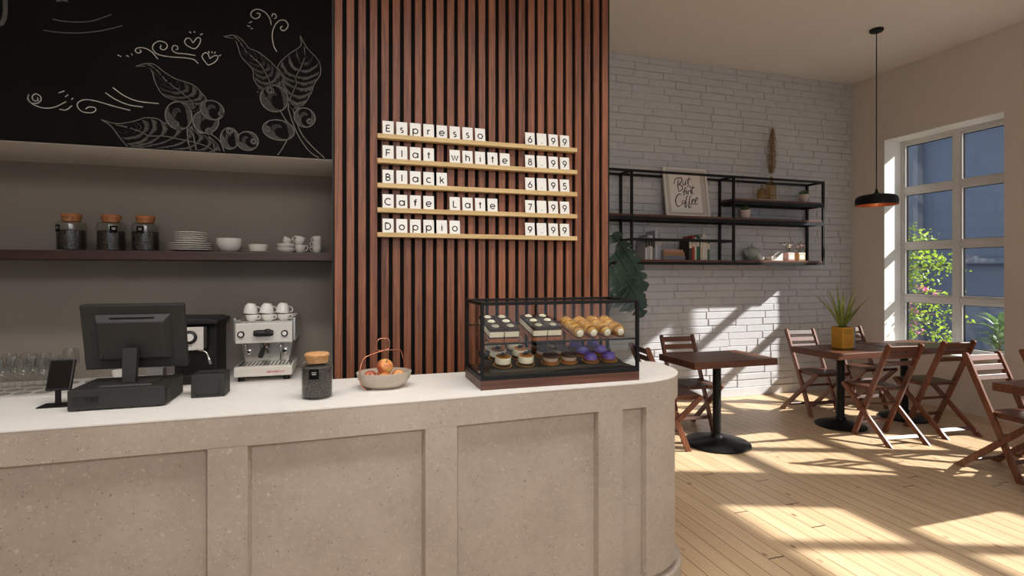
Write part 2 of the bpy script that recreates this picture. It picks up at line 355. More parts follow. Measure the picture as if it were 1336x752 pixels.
M['leaf_spike'] = leafmat('spiky_leaf', srgb(92,112,40), srgb(182,192,96), .15, .4, 9)
M['leaf_palm'] = leafmat('palm_leaf', srgb(48,76,40), srgb(110,140,84), .25)
M['succulent'] = leafmat('succulent_leaf', srgb(54,92,56), srgb(110,148,96), .1)
M['yellow'] = plain('ochre_pot_paint', srgb(202,146,36), .55, var=.08)
M['grey_pot'] = plain('grey_pot_side', srgb(140,138,134), .7, var=.06)
M['pink_pot'] = plain('pale_pink_pot', srgb(214,196,190), .7)
M['pampas'] = plain('dried_grass', srgb(150,124,92), .9, var=.2, scale=60)
M['bean'] = None

# coffee beans: dark lumps
t = NT('coffee_beans'); v = t.coord(); vo = t.n('ShaderNodeTexVoronoi'); vo.inputs['Scale'].default_value = 110; t.l(v, vo.inputs['Vector'])
M['bean'] = t.bsdf(t.ramp(vo.outputs['Distance'], [(0, srgb(74,56,46)), (.6, srgb(22,17,14))]), .4, bump=vo.outputs['Distance'], bstr=.6, bdist=.004)
t = NT('ground_coffee'); v = t.coord(); nz = t.noise(v, 260, 2)
M['grounds'] = t.bsdf(t.ramp(nz, [(.42, srgb(42,36,33)), (.66, srgb(104,95,88))]), .9, bump=nz, bstr=.4, bdist=.002)

# limestone of the counter: fine grain, pale shell chips, a few dark pits
def stone(name, base_lo, base_hi, chip, pit, chipamt=1.0):
    t = NT(name); v = t.coord()
    big = t.noise(v, 2.2, 4, .6); fine = t.noise(v, 42, 4, .7)
    f = t.math('ADD', t.math('MULTIPLY', big, .7), t.math('MULTIPLY', fine, .3))
    c = t.ramp(f, [(.36, base_lo), (.66, base_hi)])
    w = t.n('ShaderNodeVectorMath', operation='ADD'); nv = t.n('ShaderNodeTexNoise'); nv.inputs['Scale'].default_value = 30; t.l(v, nv.inputs['Vector'])
    sc = t.n('ShaderNodeVectorMath', operation='SCALE'); sc.inputs['Scale'].default_value = .035; t.l(nv.outputs['Color'], sc.inputs[0])
    t.l(v, w.inputs[0]); t.l(sc.outputs[0], w.inputs[1])
    def specks(scale, thr, soft, keep):
        vo = t.n('ShaderNodeTexVoronoi'); vo.inputs['Scale'].default_value = scale; t.l(w.outputs[0], vo.inputs['Vector'])
        sp = t.n('ShaderNodeSeparateColor'); t.l(vo.outputs['Color'], sp.inputs[0])
        a = t.ramp(vo.outputs['Distance'], [(thr-soft, 1.0), (thr, 0.0)])
        k = t.math('GREATER_THAN', sp.outputs[0], keep)
        return t.math('MULTIPLY', a, k)
    c = t.mix(t.math('MULTIPLY', specks(90, .40, .2, .74), .34*chipamt), c, chip)
    c = t.mix(t.math('MULTIPLY', specks(34, .26, .14, .88), .42*chipamt), c, chip)
    c = t.mix(t.math('MULTIPLY', specks(100, .30, .12, .90), .65*chipamt), c, pit)
    return t.bsdf(c, .62, bump=fine, bstr=.12, bdist=.002)
M['stone'] = stone('shell_limestone', srgb(164,151,137), srgb(186,173,160), srgb(212,202,189), srgb(104,90,78))
M['stone_top'] = stone('pale_stone_top', srgb(222,217,210), srgb(233,229,223), srgb(240,238,234), srgb(190,182,174), .5)

# pine boards running along Y
def pine():
    t = NT('pine_floorboards'); tc = t.n('ShaderNodeTexCoord'); sp = t.n('ShaderNodeSeparateXYZ'); t.l(tc.outputs['Object'], sp.inputs[0])
    W = .097
    u = t.math('DIVIDE', sp.outputs[0], W); k = t.math('FLOOR', u); fu = t.math('FRACT', u)
    wn = t.n('ShaderNodeTexWhiteNoise', noise_dimensions='1D'); t.l(k, wn.inputs['W'])
    off = t.math('MULTIPLY', wn.outputs['Value'], 7.0)
    yv = t.math('ADD', sp.outputs[1], off)
    q = t.math('DIVIDE', yv, 4.4); kq = t.math('FLOOR', q); fq = t.math('FRACT', q)
    wn2 = t.n('ShaderNodeTexWhiteNoise', noise_dimensions='2D'); cb = t.n('ShaderNodeCombineXYZ'); t.l(k, cb.inputs[0]); t.l(kq, cb.inputs[1]); t.l(cb.outputs[0], wn2.inputs['Vector'])
    rv = wn2.outputs['Value']
    def vec(sx, sy):
        c = t.n('ShaderNodeCombineXYZ'); t.l(t.math('MULTIPLY', sp.outputs[0], sx), c.inputs[0]); t.l(t.math('MULTIPLY', yv, sy), c.inputs[1]); t.l(t.math('MULTIPLY', rv, 40.0), c.inputs[2]); return c.outputs[0]
    g = t.noise(vec(55, 1.6), 1, 5, .6, .8); g2 = t.noise(vec(9, .5), 1, 3)
    f = t.math('ADD', t.math('MULTIPLY', g, .5), t.math('MULTIPLY', g2, .5))
    c = t.ramp(f, [(.34, srgb(178,150,116)), (.66, srgb(216,189,153))])
    c = t.mix(t.math('MULTIPLY', rv, .5), c, srgb(196,164,128))
    vo = t.n('ShaderNodeTexVoronoi'); vo.inputs['Scale'].default_value = 1.0; vo.inputs['Randomness'].default_value = 1.0; t.l(vec(10.5, 5.2), vo.inputs['Vector'])
    sc = t.n('ShaderNodeSeparateColor'); t.l(vo.outputs['Color'], sc.inputs[0])
    kn = t.math('MULTIPLY', t.ramp(vo.outputs['Distance'], [(.06, 1.0), (.15, 0.0)]), t.math('GREATER_THAN', sc.outputs[0], .52))
    c = t.mix(t.math('MULTIPLY', kn, .85), c, srgb(118,74,42))
    gx = t.math('GREATER_THAN', t.math('ABSOLUTE', t.math('SUBTRACT', fu, .5)), .479)
    gy = t.math('GREATER_THAN', t.math('ABSOLUTE', t.math('SUBTRACT', fq, .5)), .4990)
    gap = t.math('MAXIMUM', gx, gy)
    c = t.mix(t.math('MULTIPLY', gap, .95), c, srgb(74,48,30))
    h = t.math('SUBTRACT', t.math('MULTIPLY', g, .15), gap)
    return t.bsdf(c, t.math('ADD', t.math('MULTIPLY', g, .2), .27), bump=h, bstr=.3, bdist=.004)
M['floor'] = pine()

# ================================================================== SETTING
CEIL = 3.81; XR = 6.09; YB = 5.173; YP = 3.05; YN = 3.60; XL = -5.0; YF = -3.5
struct(MB().box(XL-.2, XR+.35, YF-.2, YB+.3, -.12, 0).build('floor', M['floor']))
struct(MB().box(XL-.2, XR+.35, YF-.2, YB+.3, CEIL, CEIL+.15).build('ceiling', M['ceiling']))
struct(MB().box(XL-.2, XL, YF-.2, YB+.3, 0, CEIL).build('wall_left', M['wall']))
FX0, FX1, FZ0, FZ1 = -2.6, 4.6, .12, 3.05
m = MB(); m.box(XL, FX0, YF-.2, YF, 0, CEIL); m.box(FX1, XR+.35, YF-.2, YF, 0, CEIL); m.box(FX0, FX1, YF-.2, YF, 0, FZ0); m.box(FX0, FX1, YF-.2, YF, FZ1, CEIL)
struct(m.build('wall_front', M['wall']))
root = bpy.data.objects.new('window_5', None); col.objects.link(root); root.location = ((FX0+FX1)/2, YF-.1, FZ0); struct(root)  # unseen shopfront opening, added to let frontal fill light in
m = MB(); hw = (FX1-FX0)/2; H = FZ1-FZ0
for k in range(5):
    x = -hw+.03+k*(2*hw-.06)/4; m.box(x-.03, x+.03, -.03, .03, 0, H)
for k in range(4):
    xa = -hw+.06+k*(2*hw-.06)/4; xb = xa+(2*hw-.06)/4-.06
    for z in (0, 2.2, H-.06): m.box(xa, xb, -.03, .03, z, z+.06)
m.build('window_frame', M['metal_black'], root)
m = MB(); m.box(-hw+.06, hw-.06, -.003, .003, .06, H-.06); m.build('pane', M['window_glass'], root)

# brick wall: every brick has its own relief
b = MB(); b.box(1.585, XR, YB+.004, YB+.28, 0, CEIL)
rb = random.Random(4)
bh = .0808; row = 0; z = .1
while z < CEIL-.002:
    x = 1.585 - (rb.random()*.3)
    z1 = min(z+bh, CEIL)
    while x < XR:
        L = rb.choice((.34,.38,.40,.42,.44,.48)); xa = max(x+.002, 1.585); xb = min(x+L-.002, XR)
        if xb-xa > .02:
            d = rb.uniform(.003, .009); e = rb.choice((.004,.006,.009)); gb = rb.choice((-.001,.0008,.0028,.0045))
            j = [rb.uniform(-.0022,.0022) for _ in range(4)]
            za, zb = z+gb+j[0], z1-.0008+j[1]
            if z1 >= CEIL: zb = CEIL
            y0 = YB - d; yb = YB + .004
            tl = rb.uniform(-.0018,.0018)
            vs = [(xa,yb,za),(xb,yb,za),(xb,yb,zb),(xa,yb,zb),(xa+e+j[2],y0,za+e),(xb-e+j[3],y0+tl,za+e),(xb-e,y0+tl,zb-e*.7),(xa+e,y0,zb-e*.7)]
            b._add(vs, [(4,5,6,7),(0,1,5,4),(1,2,6,5),(2,3,7,6),(3,0,4,7)])
        x += L
    z += bh
struct(b.build('wall_back', M['brick'], recalc=False))
struct(MB().box(1.6, XR-.001, YB-.017, YB+.003, 0, .1).build('baseboard_back', M['brick'], bevel=.003))

# right wall with four tall windows, the last one unseen and added for daylight
WZ0, WZ1 = .56, 3.012
WIN = [(3.529,4.747), (1.80,3.02), (.14,1.36), (-1.52,-.30)]
b = MB(); edges = [YB+.3] + [e for w in WIN for e in (w[1], w[0])] + [YF-.2]
for i in range(0, len(edges), 2): b.box(XR, XR+.35, edges[i+1], edges[i], 0, CEIL)
for w in WIN:
    b.box(XR, XR+.35, w[0], w[1], 0, WZ0); b.box(XR, XR+.35, w[0], w[1], WZ1, CEIL)
struct(b.build('wall_right', M['wall']))
TR = (1.139, 1.757, 2.41)
for k, (y0, y1) in enumerate(WIN):
    root = bpy.data.objects.new('window_%d' % (k+1), None); col.objects.link(root); root.location = (XR+.30, (y0+y1)/2, WZ0); struct(root)
    hw = (y1-y0)/2; H = WZ1-WZ0; f = MB(); xa, xb = -.035, .035
    fe, ft, fm, fb = .028, .042, .029, .027
    for (ya, yb) in ((-hw, -hw+fe), (-.004-fm, -.004+fm), (hw-fe, hw)): f.box(xa, xb, ya, yb, 0, H)
    for (ya, yb) in ((-hw+fe, -.004-fm), (-.004+fm, hw-fe)):
        f.box(xa, xb, ya, yb, 0, .04); f.box(xa, xb, ya, yb, H-ft, H)
        for zt in TR: f.box(xa+.006, xb, ya, yb, zt-fb-WZ0, zt+fb-WZ0)
    f.build('window_frame', M['frame_white'], root, bevel=.004)
    g = MB(); gk = MB(); sash = MB()
    zs = [.04] + [v for zt in TR for v in (zt-fb-WZ0, zt+fb-WZ0)] + [H-ft]
    for (ya, yb) in ((-hw+fe, -.004-fm), (-.004+fm, hw-fe)):
        for i in range(0, len(zs), 2):
            za, zb = zs[i], zs[i+1]
            g.box(.012, .016, ya, yb, za, zb)
            for mb, t, x0, x1 in ((sash, .022, -.02, .03), (gk, .028, .004, .022)):
                mb.box(x0, x1, ya, ya+t, za, zb); mb.box(x0, x1, yb-t, yb, za, zb)
                mb.box(x0, x1, ya+t, yb-t, za, za+t); mb.box(x0, x1, ya+t, yb-t, zb-t, zb)
    sash.build('sash', M['frame_white'], root, bevel=.002)
    gk.build('gasket', M['black_felt'], root)
    g.build('pane', M['window_glass'], root)
    for (yc) in (-hw/2, hw/2):
        for zt in TR[:2]:
            MB().box(-.05, -.029, yc-.035, yc+.035, zt+.012-WZ0, zt+.026-WZ0).build('catch', M['frame_white'], root, bevel=.003)
    lin = MB(); e = .006
    lin.box(-.30+.001, -.035, -hw, -hw+e, 0, H); lin.box(-.30+.001, -.035, hw-e, hw, 0, H)
    lin.box(-.30+.001, -.035, -hw, hw, H-e, H); lin.box(-.32, -.035, -hw, hw, 0, .018)
    lin.build('window_lining', M['reveal'], root)

# niche, bulkhead and pier behind the slats
struct(MB().box(XL, -.07, YN, YN+.1, 0, 2.056).build('wall_niche', M['niche']))
struct(MB().box(XL, -.07, YP+.015, YB, 2.056, CEIL).build('wall_bulkhead', M['soffit']))
struct(MB().box(-.07, 1.585, YP+.05, YB, 0, CEIL).build('wall_pier', M['niche']))

# slatted timber panel
t = thing('slatted_panel', 'tall panel of vertical walnut slats over black backing behind the counter', 'wall panel', (0, YP, 0))
MB().box(-.068, 1.593, .02, .05, 0, CEIL).build('backing', M['black_felt'], t)
sl = MB()
for k in range(27):
    x = -.058 + k*.0616
    sl.box(x, x+.0405, 0, .02, 0, CEIL)
sl.build('slats', M['slat'], t, bevel=.002, seg=1)
MB().box(1.583, 1.594, .002, .05, 0, CEIL).build('edge_strip', M['metal_black'], t)
MB().box(-.0685, -.0605, .004, .05, 0, CEIL).build('edge_strip', M['metal_black'], t)

# chalkboard with its drawing
t = thing('chalkboard', 'large black chalkboard with white drawing of coffee branches above the alcove', 'chalkboard', (0, YP, 2.06))
MB().box(XL+.01, -.071, 0, .0145, 0, CEIL-2.062).build('board', M['board'], t)
CK = MB()
def chalk(lines, w, mi, sub=6, hide=()):
    for ln in lines:
        run = []; out = []
        for p in smoothline([(x, zz-2.06) for x, zz in ln], sub):
            ok = .001 < p[1] < CEIL-2.066 and not any(inside(e, p[0], p[1]+2.06) for e in hide)
            if ok: run.append(p)
            else:
                if len(run) > 1: out.append(run)
                run = []
        if len(run) > 1: out.append(run)
        for r in out: CK.ribbon(r, w, -.0009, .0002, mi)
def inside(e, x, z, k=.985):
    cx, cz, rx, rz, rot = e; c, s = math.cos(rad(-rot)), math.sin(rad(-rot)); dx, dz = x-cx, z-cz
    return ((dx*c-dz*s)/(rx*k))**2 + ((dx*s+dz*c)/(rz*k))**2 < 1
chalk(CHALK_LINES, .0038, 0)
chalk(CHALK_FAINT[:2], .005, 1)
chalk(CHALK_FAINT[2:], .018, 1)
lines = []; fine = []; blines = []; bfine = []
rl = random.Random(3)
def at(poly, s):
    n = len(poly)-1; i = min(int(s*n), n-1); f = s*n-i
    return poly[i].lerp(poly[i+1], f)
for A, B in CHALK_LEAVES:
    a = smoothline(A, 6); c = smoothline(B, 6); lines += [A, B]
    mid = [(at(a, s/24)+at(c, s/24))/2 for s in range(25)]
    lines.append([tuple(p) for p in mid[3:]])
    for side in (a, c):
        prev = None
        for q in range(4, 23, 2):
            p0 = at(mid, min(q/24+.07, 1)); p1 = at(side, max(q/24-.06, .02))
            bend = (at(mid, q/24)-at(mid, max(q/24-.1, 0)))*.4
            vein = [tuple(p0), tuple(p0.lerp(p1, .5)+bend), tuple(p0.lerp(p1, .95))]
            fine.append(vein)
            vv = smoothline(vein, 7); d = (at(mid, min(q/24+.06,1))-at(mid, max(q/24-.06,0))).normalized()
            for h in range(1, len(vv)-1):
                for off in (0, .33, .66):
                    pa = vv[h].lerp(vv[h+1], off); ln = rl.uniform(.010, .024)*(.5+.8*h/len(vv))
                    fine.append([tuple(pa), tuple(pa+d*ln)])
for i, e in enumerate(CHALK_BERRIES):
    x, z, rx, rz, rot = e
    def ell(k, a0, a1, n=24, ox=0, oz=0):
        o = []
        for j in range(n+1):
            th = rad(a0+(a1-a0)*j/n); ex, ez = rx*k*math.cos(th)+ox*rx, rz*k*math.sin(th)+oz*rz; c, s = math.cos(rad(rot)), math.sin(rad(rot))
            o.append((x+ex*c-ez*s, z+ex*s+ez*c))
        return o
    front = CHALK_BERRIES[:i]
    chalk([ell(1, 0, 360)], .0042, 2, 3, front)
    for j in range(11):
        k = .95-.055*j
        chalk([ell(k, 140+j*5+rl.uniform(-8,8), 300-j*6, 10)], .0022, 1, 2, front)
    for j in range(6):
        k = .94-.06*j
        chalk([ell(k, -45+j*6+rl.uniform(-6,6), 80-j*9, 10)], .0022, 1, 2, front)
    for j in range(5): chalk([ell(.35, 60+j*3, 200, 6, -.1+.05*j, .18-.06*j)], .0016, 1, 2, front)
for (x, z, r) in CHALK_EYES: chalk([circ(x, z, r, n=12), circ(x, z, r*.55, 0, 360, 8)], .0034, 2, 3)
chalk(lines, .0031, 2, 3, CHALK_BERRIES)
chalk(fine, .0017, 1, 2, CHALK_BERRIES)
chalk(CHALK_STEMS, .0042, 2, 6, CHALK_BERRIES)
CK.build('chalk_drawing', [M['chalk'], M['chalk_dim'], M['chalk_line']], t)

# ================================================================== MENU RAILS
GL = {}
def g(ch, w, *st): GL[ch] = (w, st)
S_ = circ(.2,.55,.165,35,270,12)[:] 
S_ = circ(.2,.545,.17,40,265,12) + circ(.2,.185,.185,85,-140,14)
g('E', .5, [(0,0),(0,1)], [(0,.96),(.52,.96)], [(0,.52),(.47,.52)], [(0,.04),(.52,.04)])
g('F', .5, [(0,0),(0,1)], [(0,.96),(.52,.96)], [(0,.5),(.45,.5)])
g('L', .45, [(0,1),(0,0)], [(0,.04),(.48,.04)])
g('B', .56, [(0,0),(0,1)], [(0,.96),(.28,.96)]+circ(.28,.74,.22,90,-90,12)+[(0,.52)], [(0,.52),(.3,.52)]+circ(.3,.28,.24,90,-90,12)+[(0,.04)])
g('C', .95, circ(.5,.5,.47,48,312,24))
g('D', .75, [(0,0),(0,1)], [(0,.96),(.26,.96)]+circ(.26,.5,.46,90,-90,18)+[(0,.04)])
g('s', .4, S_)
g('p', .74, circ(.38,.37,.35,0,360,22), [(.02,.74),(.02,-.36)])
g('r', .35, [(.02,0),(.02,.74)], circ(.27,.44,.25,180,70,8))
g('e', .74, circ(.37,.37,.35,0,318,22), [(.02,.37),(.72,.37)])
g('o', .74, circ(.37,.37,.35,0,360,24))
g('l', .04, [(.02,0),(.02,1)])
g('a', .76, circ(.37,.37,.35,0,360,22), [(.74,.74),(.74,0)])
g('t', .4, [(.2,0),(.2,1)], [(0,.72),(.4,.72)])
g('w', .95, [(0,.74),(.24,0),(.47,.7),(.7,0),(.95,.74)])
g('h', .56, [(.02,0),(.02,1)], circ(.29,.46,.26,180,0,12)+[(.55,0)])
g('i', .06, [(.03,0),(.03,.74)], [(.03,.92),(.03,1.0)])
g('c', .66, circ(.37,.37,.35,48,312,18))
g('k', .5, [(.02,0),(.02,1)], [(.02,.3),(.48,.74)], [(.2,.46),(.54,0)])
g('f', .45, [(.2,0),(.2,.78)]+circ(.4,.78,.2,180,80,8), [(0,.7),(.42,.7)])
g('6', .62, circ(.31,.31,.29,0,360,20), [(.06,.46),(.44,1)])
g('9', .62, circ(.31,.69,.29,0,360,20), [(.56,.54),(.18,0)])
g('8', .58, circ(.29,.76,.21,0,360,16), circ(.29,.28,.27,0,360,18))
g('5', .58, [(.54,.96),(.14,.96),(.09,.55)]+circ(.27,.31,.29,125,-140,14))
g('7', .58, [(0,.96),(.56,.96),(.16,0)])
g('.', .1, [(.05,.0),(.05,.1)])
RZ = [2.207, 2.072, 1.937, 1.802, 1.667]
ORD = ['topmost', 'second', 'middle', 'fourth', 'lowest']
ROWS = [('Espresso','6.99'), ('Flat white','8.99'), ('Black','6.95'), ('Cafe Late','7.99'), ('Doppio','9.99')]
NTH = ['first','second','third','fourth','fifth','sixth','seventh','eighth','ninth','tenth']
cm = MB().box(0, .0598, 0, .005, 0, .088)
proto_card = None; letter_mesh = {}
def letter_obj(ch, parent):
    if ch not in letter_mesh:
        w, st = GL[ch]; k = .0385; x0 = .0299-w*k/2; m = MB()
        for s in st: m.ribbon([(x0+px*k, .0265+pz*k) for px, pz in s], .0061 if ch != '.' else .006, -.0006, .0002)
        o = m.build('letter', M['ink'], parent); letter_mesh[ch] = o.data; return o
    o = bpy.data.objects.new('letter', letter_mesh[ch]); col.objects.link(o); o.parent = parent; return o
card_mesh = None
for (word, price), z, od in zip(ROWS, RZ, ORD):
    rail = thing('menu_rail', '%s pale wooden card rail, reading %s' % (od, word), 'rail', (.165, YP, z), group='card rails on the slatted panel')
    m = MB(); m.box(0, 1.185, -.05, -.006, -.0253, -.010); m.box(0, 1.185, -.05, -.039, -.010, 0); m.box(0, 1.185, -.0135, -.006, -.010, 0)
    m.build('ledge', M['bamboo'], rail, bevel=.0015, seg=1)
    for x in (.15, 1.03): MB().box(x, x+.04, -.006, 0, -.022, -.004).build('bracket', M['metal_black'], rail)
    for txt, x0, what in ((word, .193, 'word'), (price, 1.0215, 'price')):
        seen = {}; tot = {c: txt.count(c) for c in txt}
        for i, ch in enumerate(txt):
            if ch == ' ': continue
            seen[ch] = seen.get(ch, 0)+1
            nm = 'decimal point' if ch == '.' else ('digit '+ch if ch.isdigit() else 'letter '+ch)
            if tot[ch] > 1: nm = NTH[seen[ch]-1]+' '+nm
            lab = 'white card with the %s, in %s %s on %s rail' % (nm, what if what == 'price' else 'word', txt, od)
            c = thing('letter_card', lab, 'card', (x0+i*.0746, YP-.0355, z-.0099), (rad(-7.5), 0, 0), group='letter cards of the menu')
            if card_mesh is None:
                o = cm.build('card', M['card'], c, bevel=.0006, seg=1); card_mesh = o.data; bev = True
            else:
                o = bpy.data.objects.new('card', card_mesh); col.objects.link(o); o.parent = c
            letter_obj(ch, c)

# ================================================================== NICHE SHELF + BACK COUNTER
tag(MB().box(-4.9, -.0715, 3.25, YN-.001, 1.513, 1.56).build('wall_shelf', M['shelf_dark'], bevel=.003), 'long dark wooden shelf holding jars and crockery in the alcove', 'shelf')
t = thing('back_counter', 'low pale back counter in the alcove under the dark shelf', 'counter', (0, 3.3, 0))
MB().box(-4.9, -.075, -.28, .298, .815, .85).build('worktop', M['stone_top'], t, bevel=.003)
MB().box(-4.9, -.08, -.24, .297, 0, .815).build('cabinet', M['niche'], t)

# ================================================================== FRONT COUNTER
def path(off=0.0, n=20):
    P = [(-4.2,1.992), (-.2,1.992), (.3,2.008), (.75,2.032), (1.15,2.043)]
    cx, cy, rx, ry = 1.15, 2.43, .425, .387
    for i in range(1, n+1):
        th = -90 + 90*i/n; e = 2/2.25
        c, s = math.cos(rad(th)), math.sin(rad(th))
        P.append((cx+rx*abs(c)**e, cy-ry*abs(s)**e))
    P.append((1.573, 2.50)); out = []
    for i, p in enumerate(P):
        a = Vector(P[max(i-1,0)]); b = Vector(P[min(i+1,len(P)-1)]); tt = (b-a).normalized(); nrm = Vector((tt.y, -tt.x))
        out.append(Vector(p)+nrm*off)
    return out
def dense(off, n=14):
    A = path(off); out = []
    for p, q in zip(A[:-1], A[1:]): out += [p.lerp(q, k/n) for k in range(n)]
    return out+[A[-1]]
def strip(m, off, z0, z1, x0=None, x1=None, back=.12, ch=0.0):
    """a raised band of the counter front between heights z0 and z1, its lower edge and its ends chamfered back to the panels"""
    A = dense(off); C_ = dense(-.03); I = dense(off-back); cols = []
    if x0 is None: cols = list(zip(A, C_, I))
    else:
        def on(L, ref, x):
            for i in range(len(ref)-1):
                if ref[i].x <= x <= ref[i+1].x:
                    f = (x-ref[i].x)/max(ref[i+1].x-ref[i].x, 1e-9); return L[i].lerp(L[i+1], f)
        mid = [(p, c, q) for p, c, q in zip(A, C_, I) if x0 < p.x < x1 and p.y < 2.3]
        tri = lambda x: (on(A, A, x), on(C_, A, x), on(I, A, x))
        e0, e1 = tri(x0-ch), tri(x1+ch)
        cols = [(e0[1], e0[1], e0[2]), tri(x0)] + mid + [tri(x1), (e1[1], e1[1], e1[2])]
    n = len(cols); vs = []
    for p, c, q in cols: vs += [(p.x,p.y,z1), (p.x,p.y,z0), (c.x,c.y,z0-ch), (q.x,q.y,z0-ch), (q.x,q.y,z1)]
    fs = []
    for i in range(n-1):
        for k in range(5): fs.append((5*i+k, 5*i+(k+1)%5, 5*i+5+(k+1)%5, 5*i+5+k))
    fs += [tuple(range(5)), tuple(5*n-5+k for k in (4,3,2,1,0))]
    m._add(vs, fs)
ct = thing('service_counter', 'long pale limestone counter with recessed panels and a rounded end', 'counter', (0,0,0))
m = MB()
core = [(-4.2, 2.53)] + [tuple(p) for p in path(-.026)] + [(1.545, 2.525), (.5, 2.518)]
m.prism(core, 0, .9655)
m.build('body', M['stone'], ct, smooth=35)
m = MB()
strip(m, 0, .862, .9655, ch=.012)
strip(m, 0, 0, .118); strip(m, .016, 0, .088)
for x0, x1 in ((-3.6,-3.48), (-2.55,-2.43), (-1.49,-1.37), (-.4376,-.3176), (.2855,.406), (1.016,1.13), (1.25,1.452)): strip(m, 0, .10, .863, x0, x1, ch=.012)
m.build('panel_frame', M['stone'], ct, smooth=25)
top = [(-4.2, 2.535)] + [tuple(p) for p in path(.001)] + [(1.545, 2.53), (.5, 2.52)]
MB().prism(top, .9655, .970).build('countertop', M['stone_top'], ct, smooth=30)
CT = .970

# ================================================================== ON THE FRONT COUNTER
# cash drawer
t = thing('cash_drawer', 'black cash drawer under the monitor on the counter', 'cash drawer', (-.763, 2.3065, CT))
m = MB(); m.box(-.1455, .1455, -.1135, .1135, .004, .074); m.build('body', M['plastic'], t, bevel=.003)
m = MB(); m.box(-.13, -.055, -.1165, -.1133, .022, .050); m.build('rear_panel', M['plastic_dark'], t, bevel=.001)
m = MB()
for i in range(4): m.box(-.092+i*.0095, -.087+i*.0095, -.1185, -.1164, .032, .046)
m.build('socket', M['screen'], t)
MB().box(.1454, .148, -.095, -.06, .014, .062).build('side_latch', M['plastic_dark'], t, bevel=.001)
m = MB()
for sx in (-1,1):
    for sy in (-1,1): m.lathe([(0,0),(.01,0),(.01,.004),(0,.004)], 10, (sx*.12, sy*.09, 0))
m.build('rubber_feet', M['plastic_dark'], t)
# monitor
t = thing('monitor', 'black till monitor seen from behind, standing on the cash drawer', 'monitor', (-.745, 2.30, CT+.074), (0,0,rad(-1)))
m = MB(); m.frustum((-.085,.085,-.085,.075), 0, (-.078,.078,-.078,.068), .007); m.build('stand_base', M['plastic'], t, bevel=.002)
m = MB(); m.frustum((-.021,.021,-.055,-.03), .007, (-.0235,.0235,-.045,-.018), .13); m.build('stand_neck', M['plastic'], t, bevel=.002)
RM = Matrix.Translation((0, .018, .168)) @ Matrix.Rotation(rad(12), 4, 'X')
m = MB(); m.box(-.1655,.1655,-.012,.012,-.123,.123); m.xform(RM); m.build('screen_housing', M['plastic'], t, bevel=.004)
m = MB()
m._add([(-.122,-.012,-.085),(.122,-.012,-.085),(.122,-.012,.088),(-.122,-.012,.088),(-.108,-.04,-.075),(.1,-.04,-.075),(.1,-.04,.064),(-.108,-.04,.064)], [(4,5,6,7),(0,1,5,4),(1,2,6,5),(2,3,7,6),(3,0,4,7),(0,3,2,1)])
m.xform(RM); m.build('rear_bulge', M['plastic'], t, bevel=.003)
m = MB()
for i in range(26): m.box(-.07+i*.0055, -.0665+i*.0055, -.030, -.024, .0735, .0795)
m.xform(RM); m.build('vent', M['screen'], t)
m = MB(); m.box(-.033,-.028,-.043,-.039,-.07,-.056); m.box(-.026,-.021,-.043,-.039,-.07,-.056); m.box(-.096,-.094,-.043,-.039,-.068,-.058); m.xform(RM); m.build('ports', M['screen'], t)
m = MB(); m.box(-.156,.156,.0121,.0128,-.112,.112); m.xform(RM); m.build('screen', M['screen'], t)
# receipt printer
t = thing('receipt_printer', 'small dark grey receipt printer beside the cash drawer', 'printer', (-.503, 2.345, CT))
m = MB(); m.prism_y([(-.058,0),(.058,0),(.058,.088),(-.058,.088)], -.048, .05); m.build('body', M['plastic'], t, bevel=.003)
m = MB(); m.box(-.043,.04,-.0495,-.0478,.010,.078); m.build('front_cover', M['plastic'], t, bevel=.001)
m = MB(); m.box(-.042,.039,-.0503,-.0493,.010,.013); m.box(-.042,-.040,-.0503,-.0493,.010,.022); m.box(.037,.039,-.0503,-.0493,.010,.022); m.build('cover_groove', M['screen'], t)
m = MB(); m.frustum((-.054,.054,-.040,.046), .088, (-.045,.045,-.028,.038), .0915); m.build('lid', M['plastic'], t)
MB().box(-.036,.036,-.034,-.031,.0903,.0925).build('paper_slot', M['screen'], t)
# card terminal on a stand
t = thing('card_terminal', 'black card terminal on a small stand at the left end of the till', 'card terminal', (-.985, 2.315, CT))
m = MB(); m.frustum((-.052,.05,-.034,.034), 0, (-.05,.048,-.032,.032), .005); m.build('stand_base', M['metal_black'], t, bevel=.001)
m = MB(); m.box(-.0075,.0075,-.006,.006,.005,.072); m.build('stand_post', M['metal_black'], t, bevel=.001)
RM = Matrix.Translation((.004, .012, .108)) @ Matrix.Rotation(rad(-20), 4, 'X')
m = MB(); m.box(-.038,.038,-.008,.008,-.056,.056); m.xform(RM); m.build('terminal', M['plastic_dark'], t, bevel=.004)
m = MB(); m.box(-.033,.033,-.0086,-.0078,-.05,.05); m.xform(RM); m.build('screen', M['screen'], t)
